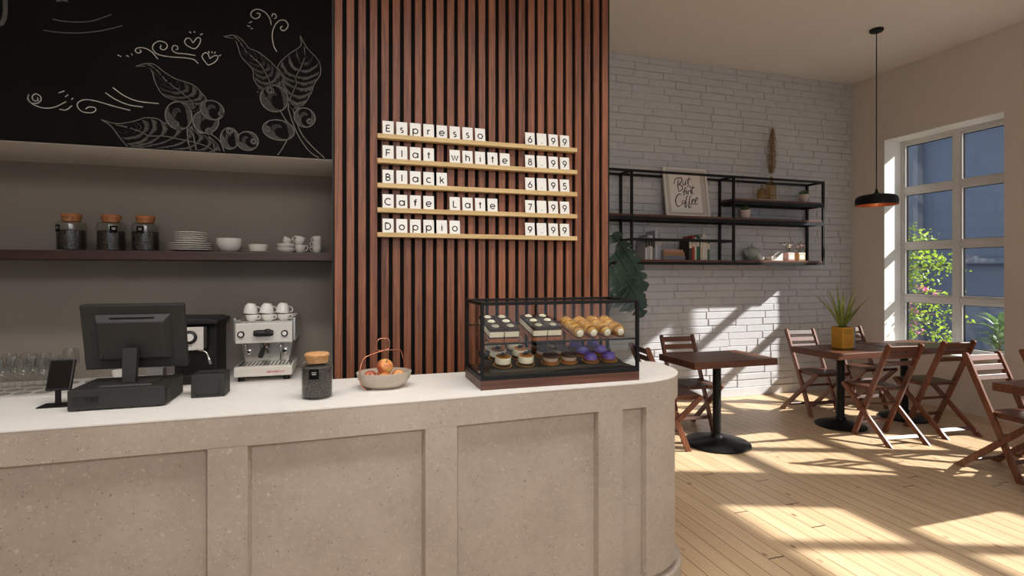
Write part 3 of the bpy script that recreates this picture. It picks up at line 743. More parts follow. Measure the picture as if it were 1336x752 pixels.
# coffee jar on the counter
def jar(t, r, h, fill, cork_r, cork_h, neck, beanmat, lab_ang, lab_z, cork_z0, cork='cork'):
    prof = [(0,.0),(r*.93,0),(r,.006),(r,h*.86),(r*.96,h*.93),(r*.80,h*.975),(r*neck,h*.985),(r*neck,h+.012),(r*neck+.003,h+.014),(r*neck+.003,h+.018),(r*neck-.003,h+.018),(r*neck-.004,h*.985),(r*.78,h*.955),(r*.93,h*.91),(r-.003,h*.85),(r-.003,.009),(0,.009)]
    MB().lathe(prof, 36).build('glass_body', M['glass'], t, smooth=40)
    MB().lathe([(0,.0095),(r-.0045,.0095),(r-.0045,fill*h-.004),(r*.8,fill*h),(0,fill*h+.003)], 30).build('coffee', beanmat, t, smooth=40)
    MB().lathe([(0,cork_z0),(cork_r*.86,cork_z0),(cork_r*.93,h+.019),(cork_r,h+.0195),(cork_r,h+cork_h-.004),(cork_r-.004,h+cork_h),(0,h+cork_h)], 28).build('cork_lid', M[cork], t, smooth=35)
    lb = MB(); ha = .0175/r
    arc = lambda rr, z, k, n: [(rr*math.cos(lab_ang+ha*k*(2*i/n-1)), rr*math.sin(lab_ang+ha*k*(2*i/n-1)), z) for i in range(n+1)]
    lb.sheet([arc(r+.0006, lab_z-.019, 1, 6), arc(r+.0006, lab_z+.019, 1, 6), arc(r+.0014, lab_z+.019, 1, 6), arc(r+.0014, lab_z-.019, 1, 6), arc(r+.0006, lab_z-.019, 1, 6)])
    lbo = lb.build('label', M['board'], t)
    tx = MB()
    for dz, ww in ((.006,.5),(.001,.36),(-.002,.44)):
        tx.sheet([arc(r+.0018, lab_z+dz, ww, 4), arc(r+.0018, lab_z+dz+.0022, ww, 4)])
    tx.build('label_print', M['chalk'], lbo)
t = thing('coffee_jar', 'glass jar of ground coffee with cork lid, standing alone on the counter', 'jar', (-.105, 2.178, CT), group='coffee jars')
jar(t, .058, .140, .86, .0455, .030, .74, M['grounds'], rad(-98), .098, .134)
# fruit bowl with copper handle
t = thing('fruit_bowl', 'oval beige stoneware fruit bowl with a looped copper wire handle', 'bowl', (.153, 2.285, CT))
prof = [(0,.004),(.05,.0),(.066,.002),(.09,.016),(.106,.04),(.112,.066),(.1085,.067),(.103,.042),(.086,.02),(.06,.008),(0,.008)]
MB().lathe(prof, 48, (0,0,0), 0, 1.0, .8).build('bowl', M['stoneware'], t, smooth=50)
m = MB()
hp = [(.02,.04,-.0005),(-.05,-.03,-.0005),(-.075,-.055,.006),(-.094,-.064,.026),(-.1,-.066,.062),(-.096,-.058,.10),(-.088,-.05,.122),(-.072,-.04,.137),(-.03,-.016,.148),(.012,.0,.157),(.02,.002,.163),(.0215,.003,.19),(.017,.003,.199),(.005,.001,.203),(-.016,-.003,.203),(-.026,-.005,.196),(-.031,-.005,.182),(-.0305,-.004,.163),(-.026,0,.156),(-.01,.008,.152),(.03,.03,.150),(.06,.05,.149),(.073,.058,.142),(.082,.064,.118),(.090,.068,.085),(.094,.0705,.05),(.085,.062,.02),(.06,.045,.003),(.02,.04,-.0005)]
hp = [(x, y, max(z, .0022)) for x,y,z in hp]
m.tube(smoothline(hp, 4), .0021, 8); m.build('wire_handle', M['copper'], t, smooth=60)
# peaches
tp = NT('peach_skin'); v = tp.coord(rnd=True); nz = tp.noise(v, 9, 3, .6, .5)
M['peach'] = tp.bsdf(tp.ramp(nz, [(.36, srgb(150,56,46)), (.5, srgb(206,120,74)), (.64, srgb(228,190,104))]), .38)
def peach(loc, r, rot, label, first=None):
    if first:
        o = dup(first, loc, rot, label); o.scale = (r/.034,)*3; return o
    t = thing('peach', label, 'fruit', loc, rot, group='peaches in the bowl')
    pr = []
    for i in range(17):
        a = PI*i/16; x = math.sin(a)*r; z = -math.cos(a)*r*.92
        if i > 12: z -= (i-12)**2*.00055
        pr.append((x if 0 < i < 16 else 0, z))
    MB().lathe(pr, 24).build('flesh', M['peach'], t, smooth=60)
    MB().tube([(0,0,r*.92-.009),(.001,0,r*.92),(.003,.001,r*.92+.005)], .0016, 6).build('stalk', M['bark'], t)
    return t
pe = peach((.156, 2.285, CT+.0855), .034, (.5,.2,0), 'large yellow and red peach on top of the fruit in the bowl')
peach((.097, 2.286, CT+.0425), .029, (.3,-.9,1), 'orange peach at the left end of the bowl', pe)
peach((.153, 2.236, CT+.0425), .029, (.8,.3,2.4), 'rosy peach at the front of the bowl, below the top one', pe)
peach((.210, 2.285, CT+.0425), .029, (-.6,.9,4), 'pale peach at the right end of the bowl', pe)
peach((.153, 2.334, CT+.0425), .029, (-.3,.3,3), 'peach at the back of the bowl, behind the top one', pe)

# ------------------------------------------------------------------ display case
DX, DY = .521, 2.100; W, D, H = .724, .298, .357
t = thing('display_case', 'black framed glass pastry case with a wooden base on the counter', 'display case', (DX, DY, CT))
m = MB(); m.box(0, W, 0, D, 0, .038); m.build('wood_base', M['mahog'], t, bevel=.0015, seg=1)
f = .014; m = MB()
for x in (0, W-f):
    for y in (0, D-f): m.box(x, x+f, y, y+f, .038, H)
for z0, z1 in ((.038,.056), (H-f, H)):
    m.box(f, W-f, 0, f, z0, z1); m.box(f, W-f, D-f, D, z0, z1); m.box(0, f, f, D-f, z0, z1); m.box(W-f, W, f, D-f, z0, z1)
m.build('frame', M['metal_black'], t, bevel=.001, seg=1)
gw = .004
MB().box(f, W-f, .005, .005+gw, .056, H-f).build('front_glass', M['glass'], t)
MB().box(.005, .005+gw, f, D-f, .056, H-f).build('side_glass', M['glass'], t)
MB().box(W-.005-gw, W-.005, f, D-f, .056, H-f).build('side_glass', M['glass'], t)
MB().box(f, W-f, f, D-f, H-.009, H-.005).build('top_glass', M['glass'], t)
MB().box(f, W-f, f, D-f, .0565, .060).build('floor_panel', M['plastic_dark'], t)
SL = rad(12)
def slope(z): return Matrix.Translation((0, .018, z)) @ Matrix.Rotation(SL, 4, 'X')
m = MB(); m.box(f+.0005, W-f-.0005, 0, .266, -.003, .001); m.xform(slope(.184)); m.build('glass_shelf', M['glass'], t)
m = MB(); m.box(f+.0005, W-f-.0005, -.004, 0, -.004, .003); m.box(f+.0005, W-f-.0005, .266, .269, -.004, .003); m.xform(slope(.184)); m.build('shelf_rail', M['metal_black'], t)
m = MB(); m.box(.045, W-.05, 0, .268, -.004, 0); m.xform(slope(.066)); m.build('tray', M['plastic'], t, bevel=.001)
def on_slope(x, s, zs, h=.0014):
    """point at distance s up the sloped shelf that starts at height zs"""
    return (DX+x, DY+.018+s*math.cos(SL)-h*math.sin(SL), CT+zs+s*math.sin(SL)+h*math.cos(SL))
M['choc'] = plain('chocolate_sponge', srgb(64,38,26), .8, var=.2, scale=80)
M['glaze'] = plain('dark_chocolate_glaze', srgb(52,38,34), .22, var=.1)
M['cream'] = plain('vanilla_cream', srgb(238,226,200), .6, var=.03)
M['biscuit'] = plain('biscuit_crumb', srgb(166,98,58), .85, var=.2, scale=90)
M['caramel'] = plain('caramel_top', srgb(178,112,48), .25, var=.1)
M['purple'] = plain('blueberry_mousse', srgb(104,82,168), .4, var=.06)
M['gold'] = plain('gold_card', srgb(206,158,84), .35, .6)
M['cocoa_cream'] = plain('pale_cocoa_cream', srgb(196,172,150), .6)
tq = NT('glazed_pastry'); v = tq.coord(rnd=True); nz = tq.noise(v, 55, 3)
M['pastry'] = tq.bsdf(tq.ramp(nz, [(.32, srgb(176,112,44)), (.7, srgb(230,182,100))]), .42)
ROWN = ['front', 'middle', 'back']
# layered square cakes
w, dd = .061, .060
t = thing('layer_cake', '', 'cake', (0,0,0), (SL,0,0), group='square layered cakes on the upper shelf')
def layer(m, z0, z1, k=0): return m.box(-w/2+k, w/2-k, -dd/2+k, dd/2-k, z0, z1)
layer(MB(), .001, .017).build('biscuit_base', M['biscuit'], t, bevel=.001, seg=1)
layer(MB(), .017, .024, .0006).build('chocolate_layer', M['choc'], t)
layer(MB(), .024, .047, .0002).build('cream_layer', M['cream'], t, bevel=.001, seg=1)
layer(MB(), .047, .057, .0005).build('sponge_layer', M['choc'], t)
layer(MB(), .057, .062, -.0004).build('glaze', M['glaze'], t, bevel=.0015)
m = MB(); m.lathe([(0,.062),(.015,.062),(.017,.064),(.011,.066),(.012,.068),(.006,.070),(0,.071)], 12); m.xform(Matrix.Rotation(.4,4,'Z')); m.build('cream_dollop', M['cream'], t, smooth=50)
first = True; cake = t
for gi, gx in enumerate((.039, .229)):
    for r in range(3):
        for c in range(2):
            lab = 'layered chocolate cream cake square, %s one in %s row of the %s block' % (('left','right')[c], ROWN[r], ('far left','inner')[gi])
            loc = on_slope(gx+.0325+c*.0655, .036+r*.0655, .184)
            if first: cake.location = loc; cake['label'] = lab; first = False
            else: dup(cake, loc, (SL,0,0), lab)
# rolled pastries
t = thing('pastry_roll', '', 'pastry', (0,0,0), (SL,0,0), group='golden pastry rolls on the upper shelf'); roll = t
m = MB(); prof = []
n = 14; rows = []
for i in range(n+1):
    y = -.044 + .088*i/n; env = .0235*(1-.28*abs(2*i/n-1)**2.2)
    ridge = .0022*abs(math.sin(i/n*PI*3.0+.5)); r = env+ridge
    rows.append([(r*math.cos(2*PI*k/18)*1.05, y+.004*math.sin(2*PI*k/18), .0255+r*math.sin(2*PI*k/18)) for k in range(19)])
m.sheet(rows); m.build('crust', M['pastry'], t, smooth=60)
m = MB(); m.ball((0,-.0425,.0255), (.0165,.006,.0165), 14, 8); m.build('cream_filling', M['cream'], t, smooth=60)
m = MB()
for i in range(3):
    y = -.02+i*.022; m.tube([(.0265*math.cos(a)*1.02, y+.006*(a-1.57), .0265+.0258*math.sin(a)) for a in [rad(q) for q in range(0,181,20)]], .0022, 6)
m.build('crust_fold', M['pastry'], t, smooth=60)
m = MB(); m.box(-.027,.027,-.045,.045,.0008,.0022); m.build('paper_case', M['biscuit'], t)
first = True
for c in range(4):
    for r in range(2):
        lab = 'golden rolled pastry, %s row, %s column from the square cakes' % (('front','back')[r], NTH[c])
        loc = on_slope(.448+c*.0655, .055+r*.098, .184)
        if first: roll.location = loc; roll['label'] = lab; first = False
        else: dup(roll, loc, (SL,0,0), lab)
# small round cakes on the tray below
def round_cake(kind, name, label, group):
    t = thing(name, label, 'cake', (0,0,0), (SL,0,0), group=group)
    MB().lathe([(0,.0006),(.040,.0006),(.041,.0012),(.041,.0022),(0,.0022)], 28).build('gold_card', M['gold'], t)
    if kind == 'cheese':
        MB().lathe([(0,.0023),(.034,.0023),(.034,.014),(0,.014)], 28).build('biscuit_base', M['choc'], t, smooth=40)
        MB().lathe([(0,.014),(.0345,.014),(.0345,.039),(.033,.041),(0,.041)], 28).build('cream', M['cream'], t, smooth=40)
        MB().lathe([(0,.0405),(.030,.0405),(.031,.0418),(.028,.043),(0,.043)], 28).build('caramel_top', M['caramel'], t, smooth=40)
        m = MB(); m.box(-.008,-.002,-.004,.004,.043,.058); m.box(.001,.009,-.006,.0,.043,.055); m.box(-.012,.006,.004,.007,.043,.052); m.xform(Matrix.Rotation(.5,4,'Z'))
        m.build('chocolate_pieces', M['glaze'], t)
    elif kind == 'choc':
        MB().lathe([(0,.0023),(.032,.0023),(.0335,.016),(0,.016)], 28).build('sponge', M['biscuit'], t, smooth=40)
        MB().lathe([(0,.016),(.0335,.016),(.034,.030),(0,.030)], 28).build('cream', M['cocoa_cream'], t, smooth=40)
        MB().lathe([(0,.030),(.0345,.030),(.035,.037),(.033,.040),(0,.041)], 28).build('chocolate_top', M['choc'], t, smooth=40)
    else:
        MB().lathe([(0,.0023),(.030,.0023),(.035,.011),(.036,.013),(.031,.012),(0,.010)], 28).build('tart_shell', M['biscuit'], t, smooth=40)
        MB().lathe([(0,.0105),(.0305,.0115),(.030,.018),(.025,.028),(.017,.036),(.008,.040),(0,.041)], 28).build('mousse_dome', M['purple'], t, smooth=60)
        m = MB(); m.ball((.001,.002,.045), (.008,.007,.006), 10, 6); m.box(.002,.006,-.001,.002,.044,.056); m.build('berry', M['glaze'], t, smooth=60)
    return t
for kind, nm, lb, gx, dx, grp in (('cheese','round_cheesecake','white round cheesecake with caramel top', .117, .102, 'white cheesecakes on the lower tray'),
                                ('choc','chocolate_cake','round chocolate topped cream cake', .333, .087, 'chocolate cakes on the lower tray'),
                                ('mousse','berry_tart','purple domed berry tart', .526, .090, 'purple tarts on the lower tray')):
    p = round_cake(kind, nm, '', grp); first = True
    for r in range(3):
        for c in range(2):
            lab = '%s, %s one in the %s row below the glass shelf' % (lb, ('left','right')[c], ROWN[r])
            loc = on_slope(gx+c*dx, .072+r*.0835, .066)
            if first: p.location = loc; p['label'] = lab; first = False
            else: dup(p, loc, (SL,0,0), lab)

# ================================================================== IN THE NICHE
NS = 1.56
for i, (x, ang, lab) in enumerate(((-1.392, -128, 'glass coffee bean jar with cork lid, left of the three on the dark shelf'), (-1.2125, -62, 'glass coffee bean jar with cork lid, between the two other shelf jars'), (-1.052, -95, 'glass coffee bean jar with cork lid, nearest the plates on the shelf'))):
    t = thing('coffee_jar', lab, 'jar', (x, 3.41, NS), group='coffee jars')
    jar(t, .066, .162, .70, .046, .036, .66, M['bean'], rad(ang), .118, .157, 'cork_dark')
def plate(label, r, loc, first=None):
    if first: return dup(first, loc, None, label)
    o = MB().lathe([(0,.002),(r*.55,0),(r*.6,.001),(r*.78,.006),(r,.013),(r,.0155),(r*.97,.016),(r*.76,.0095),(r*.58,.005),(0,.005)], 40).build('plate', M['ceramic_dimmed'], None, loc, smooth=50)
    return tag(o, label, 'plate', 'white plates stacked on the dark shelf')
big = None; z = NS
for i in range(4):
    o = plate('large white plate, %s from the bottom of the tall shelf stack' % NTH[i], .108, (-.83, 3.40, z), big); big = big or o; z += .0115
small = None; z += .004
for i in range(5):
    o = plate('small white plate, %s above the large plates of the stack' % NTH[i], .080, (-.83, 3.40, z), small); small = small or o; z += .0115
o = MB().lathe([(0,.003),(.03,0),(.034,.002),(.052,.015),(.064,.045),(.066,.080),(.063,.081),(.060,.046),(.048,.018),(.03,.006),(0,.006)], 36).build('bowl', M['ceramic_dimmed'], None, (-.637, 3.40, NS), smooth=50)
tag(o, 'deep white bowl standing alone between plates on the dark shelf', 'bowl')
o = MB().lathe([(0,.002),(.055,0),(.06,.001),(.085,.006),(.086,.0085),(.058,.004),(0,.004)], 36).build('plate', M['ceramic_dimmed'], None, (-.487, 3.40, NS), smooth=50)
tag(o, 'flat white plate under the shallow dish on the dark shelf', 'plate')
o = MB().lathe([(0,.002),(.034,0),(.038,.002),(.050,.02),(.052,.044),(.0495,.045),(.047,.022),(.036,.006),(0,.006)], 36).build('dish', M['ceramic_dimmed'], None, (-.485, 3.40, NS+.0045), smooth=50)
tag(o, 'shallow white dish sitting on a flat plate on the shelf', 'dish')
d0 = MB().lathe([(0,.002),(.030,0),(.033,.002),(.048,.016),(.050,.032),(.0475,.033),(.044,.017),(.030,.006),(0,.006)], 32).build('dish', M['ceramic_dimmed'], None, (-.335, 3.40, NS), smooth=50)
tag(d0, 'lower of two small white dishes under a tilted cup', 'dish', 'small dishes on the shelf')
dup(d0, (-.335, 3.40, NS+.024), None, 'upper of two small white dishes, holding a tilted cup')
def cup(label, r, h, loc, rot, name='cup', group=None, handle_ang=0, glaze='ceramic'):
    t = thing(name, label, 'cup', loc, rot, group=group)
    MB().lathe([(0,.003),(r*.52,0),(r*.58,.002),(r*.86,h*.3),(r*.97,h*.65),(r,h),(r-.0028,h),(r*.93,h*.65),(r*.8,h*.32),(r*.5,.006),(0,.006)], 28).build('bowl', M[glaze], t, smooth=50)
    hp = [(r*.93,0,h*.80),(r*1.22,0,h*.90),(r*1.48,0,h*.76),(r*1.44,0,h*.52),(r*1.15,0,h*.34),(r*.86,0,h*.30)]
    m = MB(); m.tube(smoothline(hp, 4), r*.085, 8); m.xform(Matrix.Rotation(handle_ang, 4, 'Z')); m.build('handle', M[glaze], t, smooth=60)
    return t
cup('white cup lying tilted on top of two small dishes', .026, .042, (-.338, 3.40, NS+.052), (rad(12),rad(20),rad(30)), group='white cups on the dark shelf', glaze='ceramic_dimmed')
cA = cup('upright white cup with handle at right, under a tilted cup', .030, .050, (-.258, 3.40, NS), (0,0,rad(-15)), group='white cups on the dark shelf', glaze='ceramic_dimmed')
dup(cA, (-.268, 3.40, NS+.049), (rad(8),rad(-14),rad(160)), 'tilted white cup stacked upside on the upright shelf cup')
cB = cup('lowest of three small white cups stacked beside the slatted panel', .027, .042, (-.165, 3.40, NS), (0,0,rad(200)), group='white cups on the dark shelf', glaze='ceramic_dimmed')
dup(cB, (-.165, 3.40, NS+.030), (0,0,rad(170)), 'middle of three small white cups stacked beside the slatted panel')
dup(cB, (-.163, 3.40, NS+.060), (0,rad(4),rad(150)), 'topmost of three small white cups stacked beside the slatted panel')

# espresso machine on the back counter
BC = .85
t = thing('espresso_machine', 'white and steel espresso machine with cups on top in the alcove', 'espresso machine', (-.432, 3.40, BC))
m = MB(); m.box(-.146,.148,-.20,.15,.028,.082); m.build('base', M['enamel'], t, bevel=.006)
m = MB(); m.box(-.135,.137,-.185,-.04,.081,.086); m.build('drip_tray', M['steel'], t, bevel=.002)
m = MB()
for i in range(13): m.box(-.122+i*.0195, -.112+i*.0195, -.178, -.05, .0858, .0872)
m.build('drip_slots', M['plastic_dark'], t)
m = MB(); m.prism_y([(-.115,.083),(.118,.083),(.142,.21),(-.140,.21)], -.04, .13); m.build('back_body', M['steel'], t, bevel=.004)
m = MB(); m.box(-.146,.146,-.16,.15,.205,.318); m.build('head', M['enamel'], t, bevel=.006)
m = MB(); m.box(.147,.163,-.16,.15,.215,.343); m.build('side_panel', M['steel'], t, bevel=.004)
m = MB(); m.box(-.163,-.147,-.12,.15,.215,.343); m.build('side_panel', M['steel'], t, bevel=.004)
m = MB(); m.box(-.146,.146,-.155,-.150,.318,.326); m.box(-.146,-.12,-.158,.14,.318,.335); m.box(-.146,.146,.14,.145,.318,.345); m.build('cup_rail', M['steel'], t, bevel=.001)
for x in (-.116, .105):
    k = MB(); k.lathe([(0,0),(.018,0),(.018,.009),(.0165,.011),(0,.011)], 24); k.xform(Matrix.Translation((x,-.16,.257)) @ Matrix.Rotation(rad(90),4,'X')); ko = k.build('dial', M['plastic_dark'], t, smooth=40)
    k = MB(); k.lathe([(0,.011),(.011,.011),(.011,.0125),(0,.0125)], 20); k.xform(Matrix.Translation((x,-.16,.257)) @ Matrix.Rotation(rad(90),4,'X')); k.build('dial_face', M['ceramic'], ko, smooth=40)
m = MB(); m.lathe([(0,0),(.015,0),(.018,.02),(.018,.085),(.014,.1),(0,.1)], 20); m.xform(Matrix.Translation((-.052,-.172,.262)) @ Matrix.Rotation(rad(90),4,'Y')); m.ball((.02,-.178,.272), (.022,.014,.014), 14, 8); m.build('group_lever', M['plastic_dark'], t, smooth=40)
m = MB(); m.lathe([(0,.19),(.026,.19),(.026,.21),(0,.21)], 24, (-.005,-.09,0)); m.build('group_head', M['chrome'], t, smooth=40)
m = MB(); m.lathe([(0,.160),(.012,.160),(.022,.168),(.026,.178),(.026,.19),(0,.19)], 24, (-.005,-.09,0)); m.tube([(-.014,-.09,.163),(-.024,-.095,.150),(-.026,-.096,.142)], .004, 8); m.tube([(.004,-.09,.163),(.013,-.095,.150),(.016,-.096,.142)], .004, 8)
pf = m.build('portafilter', M['chrome'], t, smooth=40)
m = MB(); m.tube([(-.006,-.112,.178),(-.008,-.15,.165),(-.012,-.205,.140)], [.009,.012,.0135], 12); m.build('portafilter_handle', M['plastic_dark'], pf, smooth=50)
for x, s in ((-.095, -1), (.095, 1)):
    k = MB(); k.lathe([(0,0),(.014,0),(.014,.012),(.010,.014),(0,.014)], 20); k.xform(Matrix.Translation((x,-.04,.145)) @ Matrix.Rotation(rad(90),4,'X')); ko = k.build('gauge', M['chrome'], t, smooth=40)
    k = MB(); k.lathe([(0,.0142),(.008,.0142),(.008,.0155),(0,.0155)], 16); k.xform(Matrix.Translation((x,-.04,.145)) @ Matrix.Rotation(rad(90),4,'X')); k.build('gauge_face', M['plastic'], ko)
m = MB(); m.tube(smoothline([(.080,-.1,.208),(.082,-.115,.18),(.080,-.12,.12),(.080,-.118,.09)], 5), .0042, 8); m.build('steam_wand', M['chrome'], t, smooth=60)
m = MB(); m.tube(smoothline([(-.10,-.1,.208),(-.102,-.11,.19),(-.10,-.112,.165)], 4), .005, 8); m.tube([(-.085,-.1,.206),(-.072,-.115,.202)], .003, 6); m.build('water_spout', M['chrome'], t, smooth=60)
m = MB()
for sx in (-1,1):
    for sy in (-.15,.11): m.lathe([(0,0),(.018,0),(.015,.028),(0,.028)], 14, (sx*.115, sy, 0))
m.build('feet', M['plastic_dark'], t, smooth=40)
m = MB(); x = .020
for ch, ww in zip('ARANDELLE', (.010,.009,.010,.010,.010,.008,.007,.007,.008)):
    pass
# red slanted lettering on the drip tray front, as illegible as in the photo
st = [[(0,0),(.006,.010),(.008,0)], [(.011,0),(.014,.010),(.018,.008),(.014,.005),(.018,0)], [(.021,0),(.027,.010),(.029,0)], [(.032,0),(.034,.010),(.040,0),(.042,.010)],
      [(.045,0),(.047,.010),(.053,.006),(.052,.001),(.045,0)], [(.062,.010),(.057,.010),(.055,0),(.060,0)], [(.066,.010),(.064,0),(.070,0)], [(.075,.010),(.073,0),(.079,0)], [(.082,0),(.088,.010),(.091,0)]]
for s in st: m.ribbon([(.016+a, .047+c) for a, c in s], .0022, -.2012, -.1998)
m.build('red_lettering', M['red'], t)
# cups on the machine: three pairs, lower ones upside down
cp = None
up_ = None
for i, (x, nm) in enumerate(((-.514,'left'), (-.429,'middle'), (-.344,'right'))):
    lab = 'white cup standing on the espresso machine, bottom of the %s pair' % nm; lab2 = 'upturned white cup balanced on another on the espresso machine, top of the %s pair' % nm
    loc = (x, 3.37, BC+.3185); loc2 = (x-.002, 3.37, BC+.3185+.040+.0605); r2 = (rad(183), rad(6), rad(24))
    if cp is None:
        cp = cup(lab, .036, .038, loc, (0,0,rad(-28)), group='white cups on the espresso machine'); up_ = cup(lab2, .037, .056, loc2, r2, group='white cups on the espresso machine')
    else: dup(cp, loc, None, lab); dup(up_, loc2, None, lab2)

# second machine with black housing
t = thing('coffee_machine', 'black bean to cup coffee machine with a white dial panel behind the monitor', 'coffee machine', (-.79, 3.42, BC))
m = MB(); m.box(-.10,.106,-.1,.15,.0,.335); m.build('body', M['plastic_dark'], t, bevel=.006)
m = MB(); m.prism_y([(-.11,.320),(.105,.320),(.126,.318),(.128,.334),(.09,.346),(-.11,.348)], -.185, .155); m.build('hood', M['plastic_dark'], t, bevel=.004)
m = MB(); m.box(-.10,.072,-.172,-.1,.190,.306); m.build('front_head', M['plastic'], t, bevel=.003)
m = MB(); m.box(-.098,.058,-.178,-.172,.180,.304); m.build('panel', M['enamel'], t, bevel=.002)
k = MB(); k.lathe([(0,0),(.036,0),(.036,.008),(.033,.010),(0,.010)], 28); k.xform(Matrix.Translation((-.006,-.178,.250)) @ Matrix.Rotation(rad(90),4,'X')); ko = k.build('dial', M['plastic_dark'], t, smooth=40)
k = MB(); k.lathe([(0,.010),(.021,.010),(.020,.018),(0,.019)], 24); k.xform(Matrix.Translation((-.006,-.178,.250)) @ Matrix.Rotation(rad(90),4,'X')); k.build('dial_cap', M['ceramic'], ko, smooth=40)
m = MB(); m.ball((-.012,-.1785,.203), (.004,.002,.0025), 8, 6); m.ball((.0,-.1785,.203), (.003,.002,.0025), 8, 6); m.build('button', M['plastic_dark'], t)
m = MB(); m.box(-.10,.10,-.20,-.1,0,.05); m.build('drip_tray', M['plastic_dark'], t, bevel=.004)
m = MB(); m.tube(smoothline([(.02,-.172,.185),(.045,-.19,.178),(.072,-.195,.172),(.085,-.197,.15),(.098,-.198,.105)], 5), [.0035]*9+[.004]*8+[.0075]*4, 8); m.build('steam_wand', M['chrome'], t, smooth=60)

# wine glasses
SG = 'wine glasses in rows on the back counter'
wg = MB().lathe([(0,.0015),(.034,0),(.035,.0012),(.030,.003),(.006,.006),(.0038,.012),(.0036,.062),(.006,.070),(.022,.082),(.033,.10),(.0355,.125),(.032,.155),(.0285,.172),(.0275,.172),(.031,.155),(.0343,.125),(.0318,.101),(.021,.0835),(.004,.073),(0,.072)], 26)
g0 = wg.build('wine_glass', M['stemware'], None, (0,0,BC), smooth=50); first = True
rows_ = (('front', 3.235, (-1.690,-1.605,-1.522,-1.438)), ('middle', 3.335, (-1.685,-1.602,-1.520,-1.440)), ('back', 3.44, (-1.76,-1.675,-1.594,-1.525)))
for rn, y, xs in rows_:
    for i, x in enumerate(xs):
        lab = 'clear stemmed glass, %s from the card terminal side in the %s row' % (NTH[len(xs)-1-i], rn)
        if first: g0.location = (x, y, BC); tag(g0, lab, 'wine glass', SG); first = False
        else: dup(g0, (x, y, BC), None, lab)
g1 = dup(g0, (-1.415, 3.46, BC), None, 'tall clear glass behind the card terminal'); g1.scale = (1.08,1.08,1.1)
dup(g0, (-1.325, 3.48, BC), None, 'clear glass whose stem shows under the monitor screen')
cup('white cup on the back counter, seen beneath the monitor', .042, .052, (-1.20, 3.50, BC), (0,0,rad(20)))
t = thing('grey_box', 'plain grey box on the back counter behind the monitor stand', 'box', (-1.04, 3.53, BC))  # plain box standing for an unidentified grey item
MB().box(-.045,.045,-.03,.03,0,.042).build('carton', M['grey_pot'], t, bevel=.002)
MB().box(-.046,.046,-.031,.031,.042,.052).build('lid', M['grey_pot'], t, bevel=.002)

# ================================================================== WALL SHELVING UNIT
U0, U1, UM, UL = 1.70, 5.370, 4.093, 2.825
YFt, YBk = 4.92, 5.148; s = .024
t = thing('shelving_unit', 'black steel wall shelving with dark wood boards on the white brick wall', 'shelf', (0, 0, 0))
m = MB()
def vpost(x, y, z0, z1): m.box(x-s/2, x+s/2, y-s/2, y+s/2, z0, z1)
def hx(x0, x1, y, z, h=s): m.box(x0, x1, y-s/2, y+s/2, z-h/2, z+h/2)
def hy(x, z, h=s): m.box(x-s/2, x+s/2, YFt+s/2, YBk-s/2, z-h/2, z+h/2)
for x in (U0+s/2, UL, UM, U1-s/2):
    vpost(x, YFt, 1.5308, 2.5138); vpost(x, YBk, 1.5308, 2.5138)
    for z in (2.5017, 2.0087, 1.5419): hy(x, z)
hy(U1-s/2, 2.2209); hy(UM, 2.2209); hy(UL, 1.7885); hy(UM, 1.7885)
def run(x0, x1, y, z, h=s):
    xs = [x for x in (U0+s/2, UL, UM, U1-s/2) if x0-.02 <= x <= x1+.02]
    for a, c in zip(xs[:-1], xs[1:]): hx(a+s/2, c-s/2, y, z, h)
for y in (YFt, YBk):
    run(U0, U1, y, 2.5017); run(U0, U1, y, 2.0087, .036); run(U0, U1, y, 1.5419); run(UM, U1, y, 2.2209, .036)
run(UL, UM, YFt, 1.7885, .03)
m.build('steel_frame', M['metal_black'], t)
for z, x0 in ((2.0279, U0), (1.5551, U0), (2.2401, UM)):
    m = MB(); m.box(x0+.001, U1-.001, YFt-.008, YBk+.014, z, z+.0235)
    # the boards are notched around the posts
    m.build('shelf_board', M['mahog'], t, bevel=.002, seg=1)
m = MB()
for x in (UL, UM, U1-s/2):
    for z in (2.5017, 1.5419): m.box(x-.01, x+.01, YBk+s/2, YBk+s/2+.003, z-.01, z+.01)
m.build('wall_fixing', M['metal_black'], t)
SB, SMd, SU = 1.5791, 2.0519, 2.2641
_before = set(col.objects)
# framed print leaning on the wall
t = thing('framed_print', 'white framed lettering print leaning against the brick wall on the shelf', 'picture', (3.560, 4.990, SMd+.0035), (rad(-8.5),0,0))
PW, PH = .560, .555
m = MB(); fw = .024; h = PW/2
m.box(-h, -h+fw, -.012, .012, 0, PH); m.box(h-fw, h, -.012, .012, 0, PH); m.box(-h+fw, h-fw, -.012, .012, 0, fw); m.box(-h+fw, h-fw, -.012, .012, PH-fw, PH)
m.build('frame', M['picture_white'], t, bevel=.002)
MB().box(-h+fw, h-fw, -.003, .010, fw, PH-fw).build('mount', M['mat_board'], t)
px0, px1, pz0, pz1 = .124*PW-h, .842*PW-h, .090*PH, .86*PH
MB().box(px0, px1, -.0045, -.003, pz0, pz1).build('paper', M['paper_white'], t)
m = MB()
for st in SCRIPT_LINES:
    pts = smoothline([(u*PW-h, v*PH) for u, v in st], 5); n = len(pts)
    ws = [.0056+.0072*abs(math.sin(PI*(i+.5)/n))*(1.0 if i == 0 or (pts[i]-pts[i-1]).y < 0 else .45) for i in range(n)]
    m.ribbon([(p.x, p.y) for p in pts], ws, -.0052, -.0045)
m.build('lettering', M['ink'], t)
